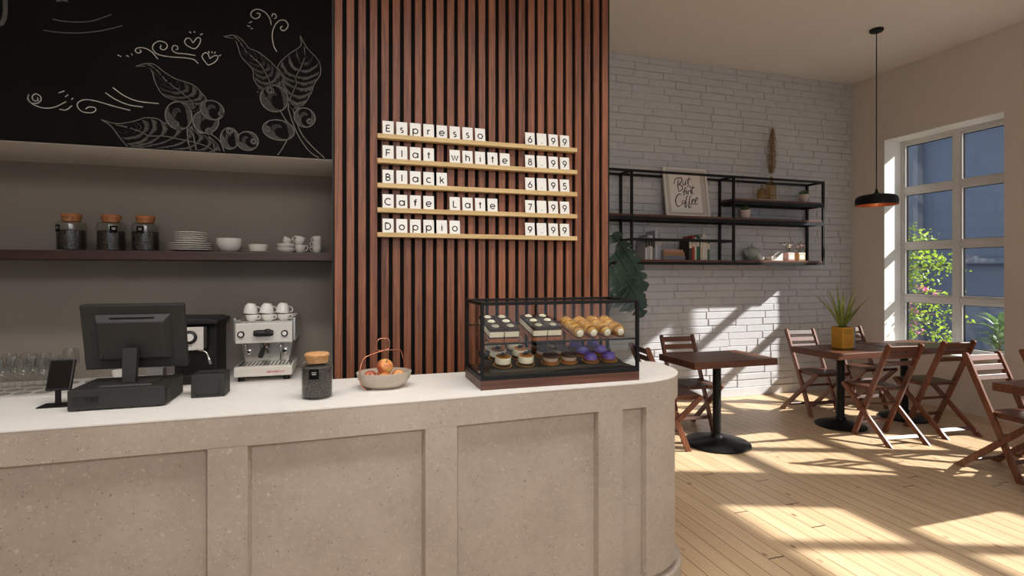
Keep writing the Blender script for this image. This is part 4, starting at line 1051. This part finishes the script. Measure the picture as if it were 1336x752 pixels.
# bottles, board, dried grass
MB_ = MB(); o = MB_.box(-.20, .19, -.05, .05, 0, .014).build('stone_tray', M['paper'], None, (4.62, 4.965, SU), bevel=.003); tag(o, 'flat pale tray under the two brown bottles on the top shelf', 'tray')
t_ = None
def bottle(label, r, h, nk, loc):
    o = MB().lathe([(0,.002),(r*.9,0),(r,.008),(r,h*.66),(r*.85,h*.74),(nk,h*.82),(nk,h*.97),(nk+.003,h*.975),(nk+.003,h),(nk-.003,h),(nk-.003,h*.82),(r*.8,h*.73),(r-.003,h*.65),(r-.003,.008),(0,.006)], 26).build('bottle', M['amber'], None, loc, smooth=50)
    return tag(o, label, 'bottle', 'brown glass bottles on the pale tray')
bottle('short brown glass bottle, left of the two on the pale tray', .050, .165, .012, (4.515, 4.965, SU+.0145))
bottle('tall brown glass bottle holding the dried grass plume', .054, .270, .016, (4.648, 4.965, SU+.0145))
t = thing('pampas_plume', 'tall dried pampas grass plume standing in the tall brown bottle', 'dried grass', (4.648, 4.965, SU+.022))
m = MB(); m.tube(smoothline([(0,0,0),(.005,0,.3),(.012,0,.6),(.02,0,.8)], 4), .0018, 5); m.build('stem', M['pampas'], t)
m = MB(); rg = random.Random(5)
for i in range(1500):
    u = rg.random(); z = .30+.50*u; wd = .062*math.sin(PI*min(1, u*.86+.12))**.8
    a = rg.random()*2*PI; rr = wd*rg.random(); p = Vector((.004+.016*u+rr*math.cos(a), rr*math.sin(a), z)); d = Vector((math.cos(a)*.45, math.sin(a)*.45, 1)).normalized()*rg.uniform(.02,.045)
    sd = Vector((-math.sin(a), math.cos(a), 0))*.0024
    m._add([p-sd, p+sd, p+d*.6+sd*.8, p+d, p+d*.6-sd*.8], [(0,1,2,3,4)])
m.build('plume', M['pampas'], t, recalc=False)
# succulents
def succulent(label, loc):
    t = thing('potted_succulent', label, 'potted plant', loc, group='small succulents in pale pots on the shelving')
    MB().lathe([(0,.002),(.042,0),(.046,.003),(.060,.090),(.061,.098),(.056,.098),(.052,.085),(0,.084)], 28).build('pot', M['pink_pot'], t, smooth=45)
    MB().lathe([(0,.087),(.052,.0865),(.0525,.082),(0,.08)], 20).build('soil', M['soil'], t)
    m = MB(); rg = random.Random(7)
    for ring, (nn, tilt, ln) in enumerate(((9,1.15,.062),(8,.8,.052),(6,.4,.044),(3,.15,.034))):
        for k in range(nn):
            a = 2*PI*k/nn+ring*.4; L = ln*rg.uniform(.85,1.15); d = Vector((math.cos(a)*math.sin(tilt), math.sin(a)*math.sin(tilt), math.cos(tilt)))
            m.tube([Vector((0,0,.09)), Vector((0,0,.09))+d*L*.4+Vector((0,0,.004)), Vector((0,0,.09))+d*L*.8+Vector((0,0,.012)), Vector((0,0,.09))+d*L+Vector((0,0,.02))], [.006,.011,.008,.001], 7)
    m.build('leaves', M['succulent'], t, smooth=60); return t
sc_ = succulent('small succulent in a pale pot at the right end of the top board', (5.115, 4.97, SU))
dup(sc_, (4.288, 4.97, SMd), (0,0,1.2), 'small succulent in a pale pot on the middle board below the bottles')
# teapot and small things
t = thing('teapot', 'round pale green teapot with lid on the lowest shelf board', 'teapot', (4.43, 5.045, SB))
t.scale = (.78,.78,.86)
MB().lathe([(0,.003),(.06,0),(.066,.004),(.098,.04),(.110,.085),(.100,.130),(.072,.160),(.066,.163),(.066,.157),(.095,.125),(.104,.085),(.092,.045),(.06,.010),(0,.009)], 36).build('body', M['celadon'], t, smooth=50)
MB().lathe([(.069,.1605),(.071,.164),(.06,.176),(.035,.188),(.012,.194),(.008,.199),(.013,.206),(.016,.214),(.010,.222),(0,.224)], 30).build('lid', M['celadon'], t, smooth=50)
m = MB(); m.tube(smoothline([(-.088,-.01,.07),(-.12,-.015,.09),(-.142,-.018,.128),(-.158,-.02,.150)], 4), [.026]+[.024]*3+[.018]*4+[.013]*4+[.011], 12); m.build('spout', M['celadon'], t, smooth=60)
m = MB(); m.tube(smoothline([(.075,.0,.142),(.125,.0,.15),(.150,.0,.11),(.140,0,.07),(.098,0,.045)], 5), .008, 8); m.build('handle', M['celadon'], t, smooth=60)
cup('white tea cup standing in front of the teapot', .040, .050, (4.445, 4.915, SB), (0,0,0))
cup('pale tea cup between the teapot and the folded napkin', .040, .048, (4.59, 4.93, SB), (0,0,rad(-60)))
t = thing('folded_napkin', 'white folded napkin card leaning beside the pale tea cup', 'napkin', (4.70, 4.93, SB))
m = MB(); m._add([(-.075,-.03,0),(.05,-.03,0),(.05,.05,0),(-.075,.05,0),(.045,-.028,.088),(.055,-.028,.088),(.055,.048,.088),(.045,.048,.088)], [(0,3,2,1),(4,5,6,7),(0,1,5,4),(1,2,6,5),(2,3,7,6),(3,0,4,7)])
m.build('cloth', M['paper_white'], t, bevel=.002)
def diffuser(label, loc, bm, fl, seed):
    t = thing('flower_vase', label, 'vase', loc, group='small square vases with dried flowers')
    m = MB(); m.box(-.052,.052,-.04,.04,0,.094); m.build('body', bm, t, bevel=.006)
    m = MB(); m.lathe([(.018,.094),(.018,.108),(.014,.108),(.014,.094)], 16); m.build('neck', M['glass'], t, smooth=40)
    MB().box(-.036,.036,-.0412,-.0400,.018,.076).build('label', M['paper_white'], t)
    rg = random.Random(seed); st = MB(); f_ = MB(); bd_ = MB()
    for i in range(7):
        tip = Vector((rg.uniform(-.05,.05), rg.uniform(-.03,.03), rg.uniform(.15,.19))); st.tube([(0,0,.06), tuple(tip*.6+Vector((0,0,.03))), tuple(tip)], .0014, 5)
        for k in range(7):
            a = k*2*PI/7; d = Vector((math.cos(a), math.sin(a)*.8, .5))*.022; n_ = Vector((-math.sin(a), math.cos(a), 0))*.009
            f_._add([tip, tip+d*.6+n_, tip+d, tip+d*.6-n_], [(0,1,2,3)])
    for i in range(3):
        tip = Vector((rg.uniform(-.12,.06), rg.uniform(-.02,.02), rg.uniform(.19,.235))); st.tube([(0,0,.08), tuple(tip*.5+Vector((.0,0,.06))), tuple(tip)], .001, 5); bd_.ball(tuple(tip), .0085, 8, 6)
    st.build('stems', M['soil'], t); f_.build('flowers', fl, t, recalc=False); bd_.build('seed_heads', M['plastic_dark'], t, smooth=60)
    return t
M['petal_cream'] = leafmat('cream_petal', srgb(232,216,186), srgb(246,236,214), .2)
M['petal_rose'] = leafmat('rose_petal', srgb(206,160,152), srgb(236,206,198), .2)
M['blush'] = plain('blush_vase', srgb(196,150,140), .5); M['brass'] = plain('brassy_glass', srgb(190,160,100), .3, .2)
diffuser('square blush vase with cream dried flowers, beside the napkin', (4.872, 4.94, SB), M['blush'], M['petal_cream'], 2)
diffuser('square brassy vase with pink dried flowers near the shelf end', (5.035, 4.95, SB), M['brass'], M['petal_rose'], 9)
# books
def book(label, x0, w, h, d, c, tilt=0, group='books on the lowest shelf', flat=None, stripes=None):
    nm = 'book_cover_%02x%02x%02x' % c
    if nm not in M: M[nm] = plain(nm, srgb(*c), .55, var=.05)
    t = thing('book', label, 'book', (x0, 4.905, SB) if flat is None else flat, (0, tilt, 0) if flat is None else (0,0,tilt), group=group)
    m = MB(); e = .002
    if flat is None:
        m.box(0,e,0,d,0,h); m.box(w-e,w,0,d,0,h); m.box(e,w-e,0,.003,0,h); m.build('cover', M[nm], t, bevel=.0006, seg=1)
        MB().box(e,w-e,.003,d-.004,.003,h-.003).build('pages', M['paper'], t)
        if stripes: MB().box(.002,w-.002,-.0006,.0002,h*.55,h*.85).build('spine_label', M[stripes], t)
    else:
        m.box(-w/2,w/2,0,d,0,e); m.box(-w/2,w/2,0,d,h-e,h); m.box(-w/2,w/2,0,.003,e,h-e); m.build('cover', M[nm], t, bevel=.0006, seg=1)
        MB().box(-w/2+.003,w/2-.003,.003,d-.003,e,h-e).build('pages', M['paper'], t)
    return t
L = [(.028,.235,(196,192,188)),(.030,.262,(170,166,164)),(.026,.256,(206,202,198)),(.024,.225,(122,116,114))]
x = 2.975
for (w, h, c), lab in zip(L, ('light grey upright book, first from the left on the lowest shelf','mid grey upright book, second from the left on the lowest shelf','tall pale upright book, third from the left on the lowest shelf','dark grey upright book, fourth from the left on the lowest shelf')):
    book(lab, x, w, h, .17, c, stripes='ink'); x += w+.001
x += .006
for (w, h, c), lab in zip([(.034,.310,(176,176,186)),(.030,.275,(150,150,166))], ('tallest book, pale blue grey, beside the flat stack','blue grey upright book touching the flat stack of books')):
    book(lab, x, w, h, .17, c, stripes='mat_board'); x += w+.001
z = SB
for (w, h, c, ox), lab in zip([(.27,.045,(112,112,118),0),(.26,.040,(150,112,74),-.005),(.235,.024,(178,132,118),-.012)], ('grey book at the bottom of the flat stack','tan book in the middle of the flat stack','thin rosy book on top of the flat stack')):
    book(lab, 0, w, h, .19, c, 0, flat=(3.325+ox, 4.90, z)); z += h+.0003
x = 3.508
R_ = [(.040,.235,(58,46,44),'dark brown upright book right of the flat stack'),(.030,.262,(168,52,38),'red and orange upright book beside the dark brown one'),(.022,.250,(214,208,200),'thin white book beside the red one'),(.034,.270,(34,92,58),'green upright book in the right hand row'),
      (.010,.25,(40,40,42),'very thin black book after the green one'),(.028,.255,(196,180,160),'beige upright book after the green and black ones'),(.030,.285,(216,208,198),'tall cream book in the right hand row'),(.030,.262,(206,202,192),'off white book after the tall cream one'),(.026,.215,(60,92,52),'short dark green book, last in the right hand row')]
for w, h, c, lab in R_:
    book(lab, x, w, h, .17, c, stripes='paper' if w > .025 else None); x += w+.0012

for o in col.objects:                                              # everything standing on the boards
    if o not in _before and o.parent is None and o.name not in ():
        o.location.x *= 1.0103; o.location.y += .05
        if o['category'] == 'teapot': o.location.y -= .02

# ================================================================== PLANTS INDOORS
def blade(m, base, az, L, w, lean, curl, n=8, twist=0):
    """a long tapering leaf: midline leaves the base at lean from vertical and curls outwards"""
    rows = []; p = Vector(base); th = lean
    for i in range(n+1):
        u = i/n; ww = 1.25*w*(.55+1.2*u-1.75*u*u if u < .5 else (1-u)**.75*1.15) ; ww = max(ww, .0006)
        d = Vector((math.cos(az)*math.sin(th), math.sin(az)*math.sin(th), math.cos(th)))
        sd = Vector((-math.sin(az), math.cos(az), 0)); up = sd.cross(d)
        rows.append([tuple(p-sd*ww/2+up*ww*.12), tuple(p-up*ww*.10), tuple(p+sd*ww/2+up*ww*.12)])
        p = p + d*(L/n); th += curl/n
    m.sheet(rows); rows2 = [[tuple(Vector(q)+Vector((0,0,.0008))) for q in r] for r in rows]
t = thing('potted_plant', 'spiky green plant in an ochre pot on the middle table', 'potted plant', (4.42, 3.84, .742))
m = MB(); m.box(-.078,.060,-.06,.06,0,.198); m.build('pot', M['yellow'], t, bevel=.006)
m = MB(); m.box(.060,.085,-.058,.058,.0,.196); m.build('grey_side', M['grey_pot'], t, bevel=.005)
m = MB(); m.box(-.066,.048,-.05,.05,.195,.1995); m.build('soil', M['soil'], t)
m = MB(); k = .0105
def word(w, x, z, k):
    for ch in w:
        for s_ in GL[ch][1]: m.ribbon([(x+a*k, z+c*k) for a, c in s_], k*.2, -.0608, -.0598)
        x += (GL[ch][0]+.22)*k
for i, z in enumerate((.165, .150, .135)):
    for j in range(4):
        xx = -.058+j*.026+i*.003
        m.ribbon([(xx,z),(xx+.008,z+.008),(xx+.016,z)] if (i+j)%2 else [(xx,z),(xx+.001,z+.009),(xx+.012,z+.008),(xx+.014,z)], .0035, -.0608, -.0598)
m.build('dark_print', M['ink'], t)
m = MB(); m.ribbon([(-.05,.10),(-.02,.085),(-.035,.06),(.0,.05),(-.02,.02)], .006, -.0608, -.0598); m.ribbon([(.02,.11),(.03,.07),(.015,.04)], .005, -.0608, -.0598); m.build('orange_print', M['copper_paint'], t)
m = MB(); rg = random.Random(21)
for az, L, lean, curl, w in ((PI*.98,.44,.55,.5,.03),(PI*1.02,.40,.28,.35,.028),(PI*.8,.33,.2,.3,.03),(PI*.5,.42,.05,.1,.032),(PI*1.5,.30,.2,.2,.032),(0,.36,.22,.3,.03),(.1,.34,.42,.35,.026),(-.2,.40,.6,.35,.028),(PI*1.25,.36,.12,.2,.03),(PI*.3,.34,.3,.25,.028),(PI*1.7,.27,.35,.35,.03),(PI*1.1,.26,.45,.4,.028),(PI*.65,.36,.35,.4,.028),(PI*1.8,.38,.12,.2,.03),(PI*1.4,.22,.5,.5,.028)):
    blade(m, (-.01+.02*math.cos(az), .02*math.sin(az), .197), az, L, w, lean, curl)
m.build('leaves', M['leaf_spike'], t, smooth=60, recalc=False)

# monstera behind the counter
t = thing('monstera', 'large dark green split leaf plant between the slatted panel and the brick wall', 'plant', (2.27, 4.62, 0))
MB().lathe([(0,.0),(.15,0),(.16,.01),(.19,.40),(.195,.42),(.18,.42),(.172,.38),(0,.38)], 32).build('pot', M['grey_pot'], t, smooth=45)
MB().lathe([(0,.385),(.171,.384),(.171,.375),(0,.37)], 24).build('soil', M['soil'], t)
def monstera_leaf(m, base, tip, nrm, W, droop=.25, nl=7):
    """split leaf: the inner half is whole, the rim is cut into lobes on both sides of a curved midrib"""
    base = Vector(base); d = Vector(tip)-base; L = d.length; d.normalize(); up = Vector(nrm); up = (up-d*up.dot(d)).normalized(); sd = d.cross(up)
    def P(u, v):
        return base + d*L*u + sd*W*v*.5 + up*(-droop*L*(u-.25)**2 + .06*W*abs(v) - .20*W*v*v)
    def wd(u):
        u = max(0, min(1, u)); return (.78*math.sin(PI*(.13+.87*u))**.62 + .22*(1-u))*(1 if u < .9 else max(.25, (1-u)*7+.3))
    for side in (-1, 1):
        for k in range(nl):
            u0, u1 = k/nl, (k+1)/nl; rows = []
            for a in range(9):
                v = a/8; cut = max(0, v-.32)/.68; g_ = .50/nl*cut**.7
                if k == nl-1: a0, a1 = u0+g_*.6, u1
                else: a0, a1 = u0+g_*.5, u1-g_*.5
                if a == 8: mm = (a0+a1)/2; a0 = a0*.55+mm*.45; a1 = a1*.55+mm*.45
                sh = .10*v*v*(1-u0*.5) - (.10*v if k == 0 else 0)
                rows.append([tuple(P(a0+(a1-a0)*q+sh, side*v*wd(u0+(u1-u0)*q))) for q in (0,.33,.67,1)])
            m.sheet(rows)
    m.tube([P(u/8, 0)+up*.003 for u in range(9)], [.005,.005,.0045,.004,.0035,.003,.0025,.002,.001], 6)
stems = MB(); lf = MB(); O = Vector((2.27, 4.62, 0))
for base, tip, nrm, W in (
      ((2.39,4.50,1.80),(2.735,4.42,1.30),(-.25,-.85,.45),.26), ((2.39,4.44,1.62),(2.60,4.36,1.24),(.05,-.85,.5),.40),
      ((2.33,4.40,1.50),(2.46,4.30,1.12),(-.1,-.9,.4),.40), ((2.50,4.46,1.45),(2.69,4.38,1.16),(.2,-.8,.5),.28), ((2.46,4.36,1.36),(2.62,4.30,1.06),(.1,-.9,.35),.34),
      ((2.10,4.56,1.66),(1.82,4.50,1.42),(-.2,-.6,.75),.36), ((2.16,4.66,1.72),(2.0,4.78,1.5),(-.2,.3,.85),.26), ((2.14,4.50,1.45),(1.98,4.34,1.12),(-.3,-.8,.5),.36)):
    q = Vector(base)-O
    stems.tube(smoothline([(q.x*.12, q.y*.12, .38), (q.x*.3, q.y*.3, .95), (q.x*.7, q.y*.7, q.z-.10), tuple(q)], 5), .008, 7)
    n0 = len(lf.v); monstera_leaf(lf, Vector(base)-O, Vector(tip)-O, nrm, W)
stems.build('stems', M['leaf_dark'], t, smooth=60); lf.build('leaves', M['leaf_dark'], t, smooth=50, recalc=False)

# ================================================================== DINING FURNITURE
def table(label, cx, cy, sx=.80, sy=.50, r=.27, oy=0):
    t = thing('cafe_table', label, 'table', (cx, cy, 0), group='square topped pedestal tables')
    MB().box(-sx/2, sx/2, -sy/2+oy, sy/2+oy, .686, .74).build('tabletop', M['mahog'], t, bevel=.004)
    MB().box(-.17,.17,-.12,.12,.672,.686).build('mounting_plate', M['metal_black'], t, bevel=.002)
    MB().lathe([(.0,.02),(.034,.02),(.034,.672),(0,.672)], 24).build('column', M['metal_black'], t, smooth=40)
    MB().lathe([(0,0),(r-.005,0),(r,.006),(r,.014),(r-.008,.019),(.14,.042),(.07,.058),(.05,.068),(.044,.085),(.034,.088),(0,.088)], 48).build('base', M['metal_black'], t, smooth=45)
    return t
table('dark wood pedestal table nearest the counter', 2.990, 3.798)
t1 = table('dark wood pedestal table holding the spiky plant in its ochre pot', 4.45, 3.895, .8, .52, .215, -.065)
dup(t1, (5.30, 3.92, 0), None, 'dark wood pedestal table close to the window')
dup(t1, (4.375, 2.18, 0), None, 'dark wood table cut by the right edge of the photo')

def chair_proto():
    t = thing('folding_chair', '', 'chair', (0,0,0), 0, group='folding wooden slatted chairs'); W1, W2 = .162, .184
    T = Vector((0,-.182,.845)); Fz = Vector((0,.178,0)); Rr = Vector((0,-.209,0)); S = Vector((0,.276,.441))
    def ln(p, q, f): return p.lerp(q, f)
    for s_ in (-1, 1):
        o = Vector((s_*W1,0,0)); m = MB(); dr = (Fz-T).normalized()
        # stile with rounded head and a foot cut flat on the floor
        a = T+o; c = Fz+o; n_ = Vector((0, dr.z, -dr.y))*.0215; sd = Vector((.0115,0,0))
        pts = [(a-n_*1.0+dr*.012), (a-n_*.6), (a+n_*.6), (a+n_*1.0+dr*.012)]
        k1 = c+n_*1.0; k2 = c-n_*1.0
        k1 = k1 - dr*((k1.z)/dr.z); k2 = k2 - dr*((k2.z)/dr.z)
        prof = pts+[k1, k2]
        vs = [tuple(p-sd) for p in prof]+[tuple(p+sd) for p in prof]; n = len(prof)
        m._add(vs, [tuple(range(n)), tuple(range(2*n-1,n-1,-1))]+[(i,(i+1)%n,n+(i+1)%n,n+i) for i in range(n)])
        m.build('front_leg', M['chairwood'], t, bevel=.003)
        o = Vector((s_*W2,0,0)); m = MB(); dr = (Rr-S).normalized(); n_ = Vector((0, dr.z, -dr.y))*.021; sd = Vector((.0105,0,0)); c = Rr+o; a = S+o
        k1 = c+n_; k2 = c-n_; k1 = k1-dr*(k1.z/dr.z); k2 = k2-dr*(k2.z/dr.z)
        prof = [(a-n_*.9+dr*.006), (a-n_*.4-dr*.01), (a+n_*.5-dr*.008), (a+n_+dr*.01), k1, k2]
        vs = [tuple(p-sd) for p in prof]+[tuple(p+sd) for p in prof]; n = len(prof)
        m._add(vs, [tuple(range(n)), tuple(range(2*n-1,n-1,-1))]+[(i,(i+1)%n,n+(i+1)%n,n+i) for i in range(n)])
        m.build('rear_leg', M['chairwood'], t, bevel=.003)
    dr = (Fz-T).normalized(); m = MB()
    for f_, h_ in ((.045,.046),(.125,.046),(.205,.040)):
        p = ln(T, Fz, f_); m.bar(p+Vector((-W1+.0115,.004,0)), p+Vector((W1-.0115,.004,0)), .016, h_, up=tuple(-dr))
    m.build('backrest', M['mahog'], t, bevel=.003)
    m = MB(); y0, y1 = -.035, .285; zb = .437
    for i in range(7):
        x = -.142+i*.0473; m.box(x-.0195, x+.0195, y0, y1, zb, zb+.016)
    m.box(-.150,.150,y0+.03,y0+.06,zb-.018,zb); m.box(-.172,.172,y1-.055,y1-.022,zb-.020,zb)
    m.build('seat', M['mahog_y'], t, bevel=.003)
    m = MB()
    for s_ in (-1,1): m.box(s_*.139-.009, s_*.139+.009, y0+.06, y1-.055, zb-.026, zb)
    m.build('seat_rail', M['chairwood'], t, bevel=.002)
    for p, hw, wd, ht in ((ln(Rr, S, .13), W2-.0105, .012, .034), (ln(Fz, T, .15), W1-.0115, .012, .032), (ln(Fz, T, .345), W1-.0115, .014, .022)):
        dd_ = (S-Rr).normalized() if hw > .17 else (T-Fz).normalized()
        MB().bar(p+Vector((-hw,0,0)), p+Vector((hw,0,0)), wd, ht, up=tuple(dd_)).build('stretcher', M['mahog'], t, bevel=.002)
    m = MB()
    for s_ in (-1,1):
        m.tube([(s_*(W2+.0125), .070, .266), (s_*(W1-.0125), .070, .266)], .006, 10)
    m.build('pivot_bolt', M['metal_black'], t)
    return t
cp_ = chair_proto()
CH = [(2.488, 3.885, -97, 'folding chair beside the counter end, facing the nearest table'),
      (3.022, 4.262, 175, 'folding chair behind the nearest table, against the sunlit brick wall'),
      (4.607, 4.366, 175, 'folding chair by the brick wall at the table with the ochre pot'),
      (5.328, 4.43, 172.4, 'folding chair in the corner, seen behind the ochre pot'),
      (4.488, 3.472, -6.4, 'folding chair with its back to the room at the ochre pot table'),
      (5.162, 3.500, -4.5, 'folding chair with its back to the room in front of the window table'),
      (4.568, 2.623, 177, 'large folding chair facing the cut off table at the right edge'),
      (5.215, 2.63, 177, 'folding chair mostly outside the right edge, beneath the window wall')]
for i, (x, y, a, lab) in enumerate(CH):
    if i == 0: cp_.location = (x, y, 0); cp_.rotation_euler = (0,0,rad(a)); cp_['label'] = lab
    else: dup(cp_, (x, y, 0), (0,0,rad(a)), lab)

# pendant lamp
t = thing('pendant_lamp', 'black pendant lamp with a flat dome shade and copper lining', 'lamp', (4.93, 3.918, 2.10))
MB().lathe([(0,CEIL-2.10),(.06,CEIL-2.10),(.06,CEIL-2.10-.018),(.054,CEIL-2.10-.024),(0,CEIL-2.10-.024)], 28).build('ceiling_rose', M['metal_black'], t, smooth=40)
MB().tube([(0,0,.16),(0,0,CEIL-2.10-.02)], .0045, 8).build('cord', M['metal_black'], t, smooth=60)
MB().lathe([(.0,.162),(.007,.160),(.010,.15),(.014,.128),(.03,.112),(.10,.102),(.15,.092),(.174,.074),(.180,.05),(.178,.0),(.174,.0),(.176,.05),(.17,.071),(.148,.087),(.10,.097),(.02,.104),(0,.104)], 48).build('shade', M['metal_black'], t, smooth=50)
MB().lathe([(.1735,.001),(.1752,.05),(.1695,.070),(.147,.0862),(.10,.0962),(.02,.1032),(0,.1032)], 48).build('copper_lining', M['copper_paint'], t, smooth=60)
M['bulb'] = glow('warm_filament', (1,.72,.38,1), 2.0)
MB().lathe([(0,.104),(.014,.104),(.014,.075),(.0,.075)], 16).build('bulb_holder', M['metal_black'], t, smooth=40)
bo = MB().lathe([(0,-.004),(.016,.0),(.026,.016),(.028,.03),(.022,.05),(.013,.07),(.012,.076)], 20).build('bulb', M['glass'], t, smooth=60)
MB().tube([(-.006,0,.07),(-.010,0,.04),(-.004,0,.02),(0,0,.045),(.004,0,.02),(.010,0,.04),(.006,0,.07)], .0016, 6).build('filament', M['bulb'], bo)

# ================================================================== OUTSIDE THE WINDOW
gr = MB().box(XR+.351, 30, -14, 30, -.14, -.02).build('exterior_ground', M['ext_ground']); struct(gr)
t = thing('neighbour_building', 'slate grey building across the yard, seen through the window', 'building', (11.0, 9.0, -.02))
MB().box(0, 4, -5.4, 9, 0, 8).build('wall', M['ext_wall'], t)
m = MB()
for z in (1.62, 4.15): m.box(-.14, 0, -5.4, 9, z, z+.10)
m.build('ledge', M['ext_trim'], t)
m = MB()
for y in (-1.25, 3.4): m.box(-.16, 0, y, y+.22, 0, 8)
m.build('pilaster', M['ext_trim'], t)
# flowering tree close to the glass
t = thing('flowering_tree', 'bright green leafy tree with pink blossoms outside the window', 'tree', (7.10, 5.75, -.02)); rg = random.Random(17)
tr = MB(); tr.tube(smoothline([(0,0,0),(.03,-.03,.5),(-.02,-.06,1.0),(.04,-.04,1.6),(.0,-.02,2.2)], 5), [.045-.0015*i for i in range(21)], 9)
lv = MB(); fl = MB()
def leafquad(mb, p, s):
    a = rg.uniform(0,2*PI); b_ = rg.uniform(-.9,.9); d = Vector((math.cos(a)*math.cos(b_), math.sin(a)*math.cos(b_), math.sin(b_)-.2)).normalized()
    sd = d.cross(Vector((rg.uniform(-1,1),rg.uniform(-1,1),rg.uniform(-1,1)))).normalized()*s*.32; up = sd.cross(d).normalized()*s*.08
    mb._add([p, p+d*s*.45+sd+up, p+d*s, p+d*s*.45-sd+up, p+d*s*.5], [(0,1,4),(1,2,4),(2,3,4),(3,0,4)])
def branch(z0, tip, nleaf, sp):
    p0 = Vector((0,-.04,z0)); p3 = Vector(tip); p1 = p0.lerp(p3,.4)+Vector((0,0,.14)); p2 = p0.lerp(p3,.75)+Vector((0,0,.10))
    c = smoothline([p0,p1,p2,p3], 6); tr.tube(c, [max(.003,.014*(1-i/len(c))) for i in range(len(c))], 6)
    for k in range(nleaf):
        u = rg.uniform(.25,1.0); i = min(int(u*(len(c)-1)), len(c)-2); q = c[i].lerp(c[i+1], rg.random())
        q = q+Vector((rg.gauss(0,sp),rg.gauss(0,sp),rg.gauss(0,sp*.8))); leafquad(lv, q, rg.uniform(.035,.065))
for z0, tip, n_, sp in ((1.7,(.0,-.62,2.02),70,.055),(1.6,(-.1,-.95,1.90),100,.06),(1.5,(.1,-.75,1.78),120,.07),(1.35,(-.15,-1.15,1.62),130,.065),(1.3,(.0,-.75,1.50),150,.08),(1.2,(-.2,-1.35,1.52),110,.055),
        (1.1,(-.1,-.9,1.36),150,.075),(1.0,(.05,-.7,1.26),90,.08),(.8,(-.1,-1.05,1.02),90,.06),(.6,(-.1,-1.15,.78),80,.06),(.6,(.0,-.75,.88),90,.07),(.4,(-.15,-.85,.66),70,.07),(.4,(-.15,-1.25,.66),60,.05),
        (1.2,(.1,.7,1.6),120,.1),(1.6,(.3,.4,2.1),120,.1),(.9,(.3,.5,1.1),100,.1),(2.0,(.1,.3,2.5),90,.09),(1.4,(.5,-.2,1.8),100,.1),(.7,(.5,-.2,1.0),80,.1),
        (.9,(-.3,-1.45,1.2),45,.05),(.7,(-.35,-1.5,.9),40,.05)):
    branch(z0, tip, n_, sp)
for c in ((-.12,-.86,1.245),(-.08,-.95,1.215),(-.05,-.78,1.26),(-.1,-.70,1.08),(-.05,-.66,.98),(.0,-.62,.8),(-.1,-.74,.72)):
    for k in range(9):
        leafquad(fl, Vector(c)+Vector((rg.gauss(0,.02),rg.gauss(0,.025),rg.gauss(0,.02))), .05)
tr.build('trunk', M['bark'], t, smooth=60); lv.build('leaves', M['leaf_tree'], t, recalc=False); fl.build('blossoms', M['flower_pink'], t, recalc=False)
# potted palm on the far side of the glass
t = thing('potted_palm', 'leafy palm in a tall pale planter outside, low in the window', 'potted plant', (6.80, 3.985, -.02))
m = MB(); m.frustum((-.10,.10,-.10,.10), 0, (-.125,.125,-.125,.125), .60); m.build('planter', M['frame_white'], t, bevel=.006)
m = MB(); m.box(-.11,.11,-.11,.11,.595,.606); m.build('soil', M['soil'], t)
m = MB()
for k in range(34):
    az = k*2.4; blade(m, (.03*math.cos(az), .03*math.sin(az), .60+k*.0105), az, .20+.05*rg.random(), .062, .50+.4*rg.random(), 1.0)
m.build('leaves', M['leaf_palm'], t, smooth=60, recalc=False)
m = MB(); m.tube([(0,0,.6),(.0,.0,.9)], .012, 8); m.build('stem', M['bark'], t)

# ================================================================== LIGHT
w = bpy.data.worlds.new('sky'); scene.world = w; w.use_nodes = True
bg = w.node_tree.nodes['Background']; bg.inputs[0].default_value = (.80,.89,1.0,1); bg.inputs[1].default_value = SKY
def lamp(name, kind, loc, energy, color, rot=None, target=None, **kw):
    d = bpy.data.lights.new(name, kind); d.energy = energy; d.color = color
    for k, v in kw.items(): setattr(d, k, v)
    o = bpy.data.objects.new(name, d); col.objects.link(o); o.location = loc
    if target is not None: o.rotation_euler = (Vector(target)-Vector(loc)).to_track_quat('-Z', 'Y').to_euler()
    if rot is not None: o.rotation_euler = rot
    return o
sd = Vector((-1, .369, -.705)).normalized()
lamp('sun', 'SUN', (14, -2, 8), SUN, (1,.965,.92), rot=sd.to_track_quat('-Z', 'Y').to_euler(), angle=rad(.9))
for nm, loc, e, c, sx, sy, tg, sp in LAMPS:
    lamp(nm, 'AREA', loc, e, c, target=tg, shape='RECTANGLE', size=sx, size_y=sy, spread=rad(sp))
lamp('pendant_light', 'POINT', (4.93, 3.918, 2.13), 0.2, (1,.70,.42), shadow_soft_size=.03)

# ================================================================== CAMERA
cd = bpy.data.cameras.new('camera'); cam = bpy.data.objects.new('camera', cd); col.objects.link(cam)
cam.location = (0, 0, 1.45); cam.rotation_euler = (rad(90), 0, rad(-17.26))
cd.sensor_fit = 'HORIZONTAL'; cd.sensor_width = 36; cd.lens = 698/1336*36; cd.shift_y = -21/1336; cd.clip_start = .05
scene.camera = cam
vs = scene.view_settings
vs.view_transform = 'Standard'; vs.look = 'None'; vs.gamma = 1.0; vs.use_curve_mapping = False; vs.exposure = EXPO
scene.cycles.max_bounces = 10; scene.cycles.transparent_max_bounces = 24; scene.cycles.diffuse_bounces = 5
scene.cycles.use_denoising = True; scene.cycles.sample_clamp_indirect = 6
scene.cycles.caustics_reflective = False; scene.cycles.caustics_refractive = False
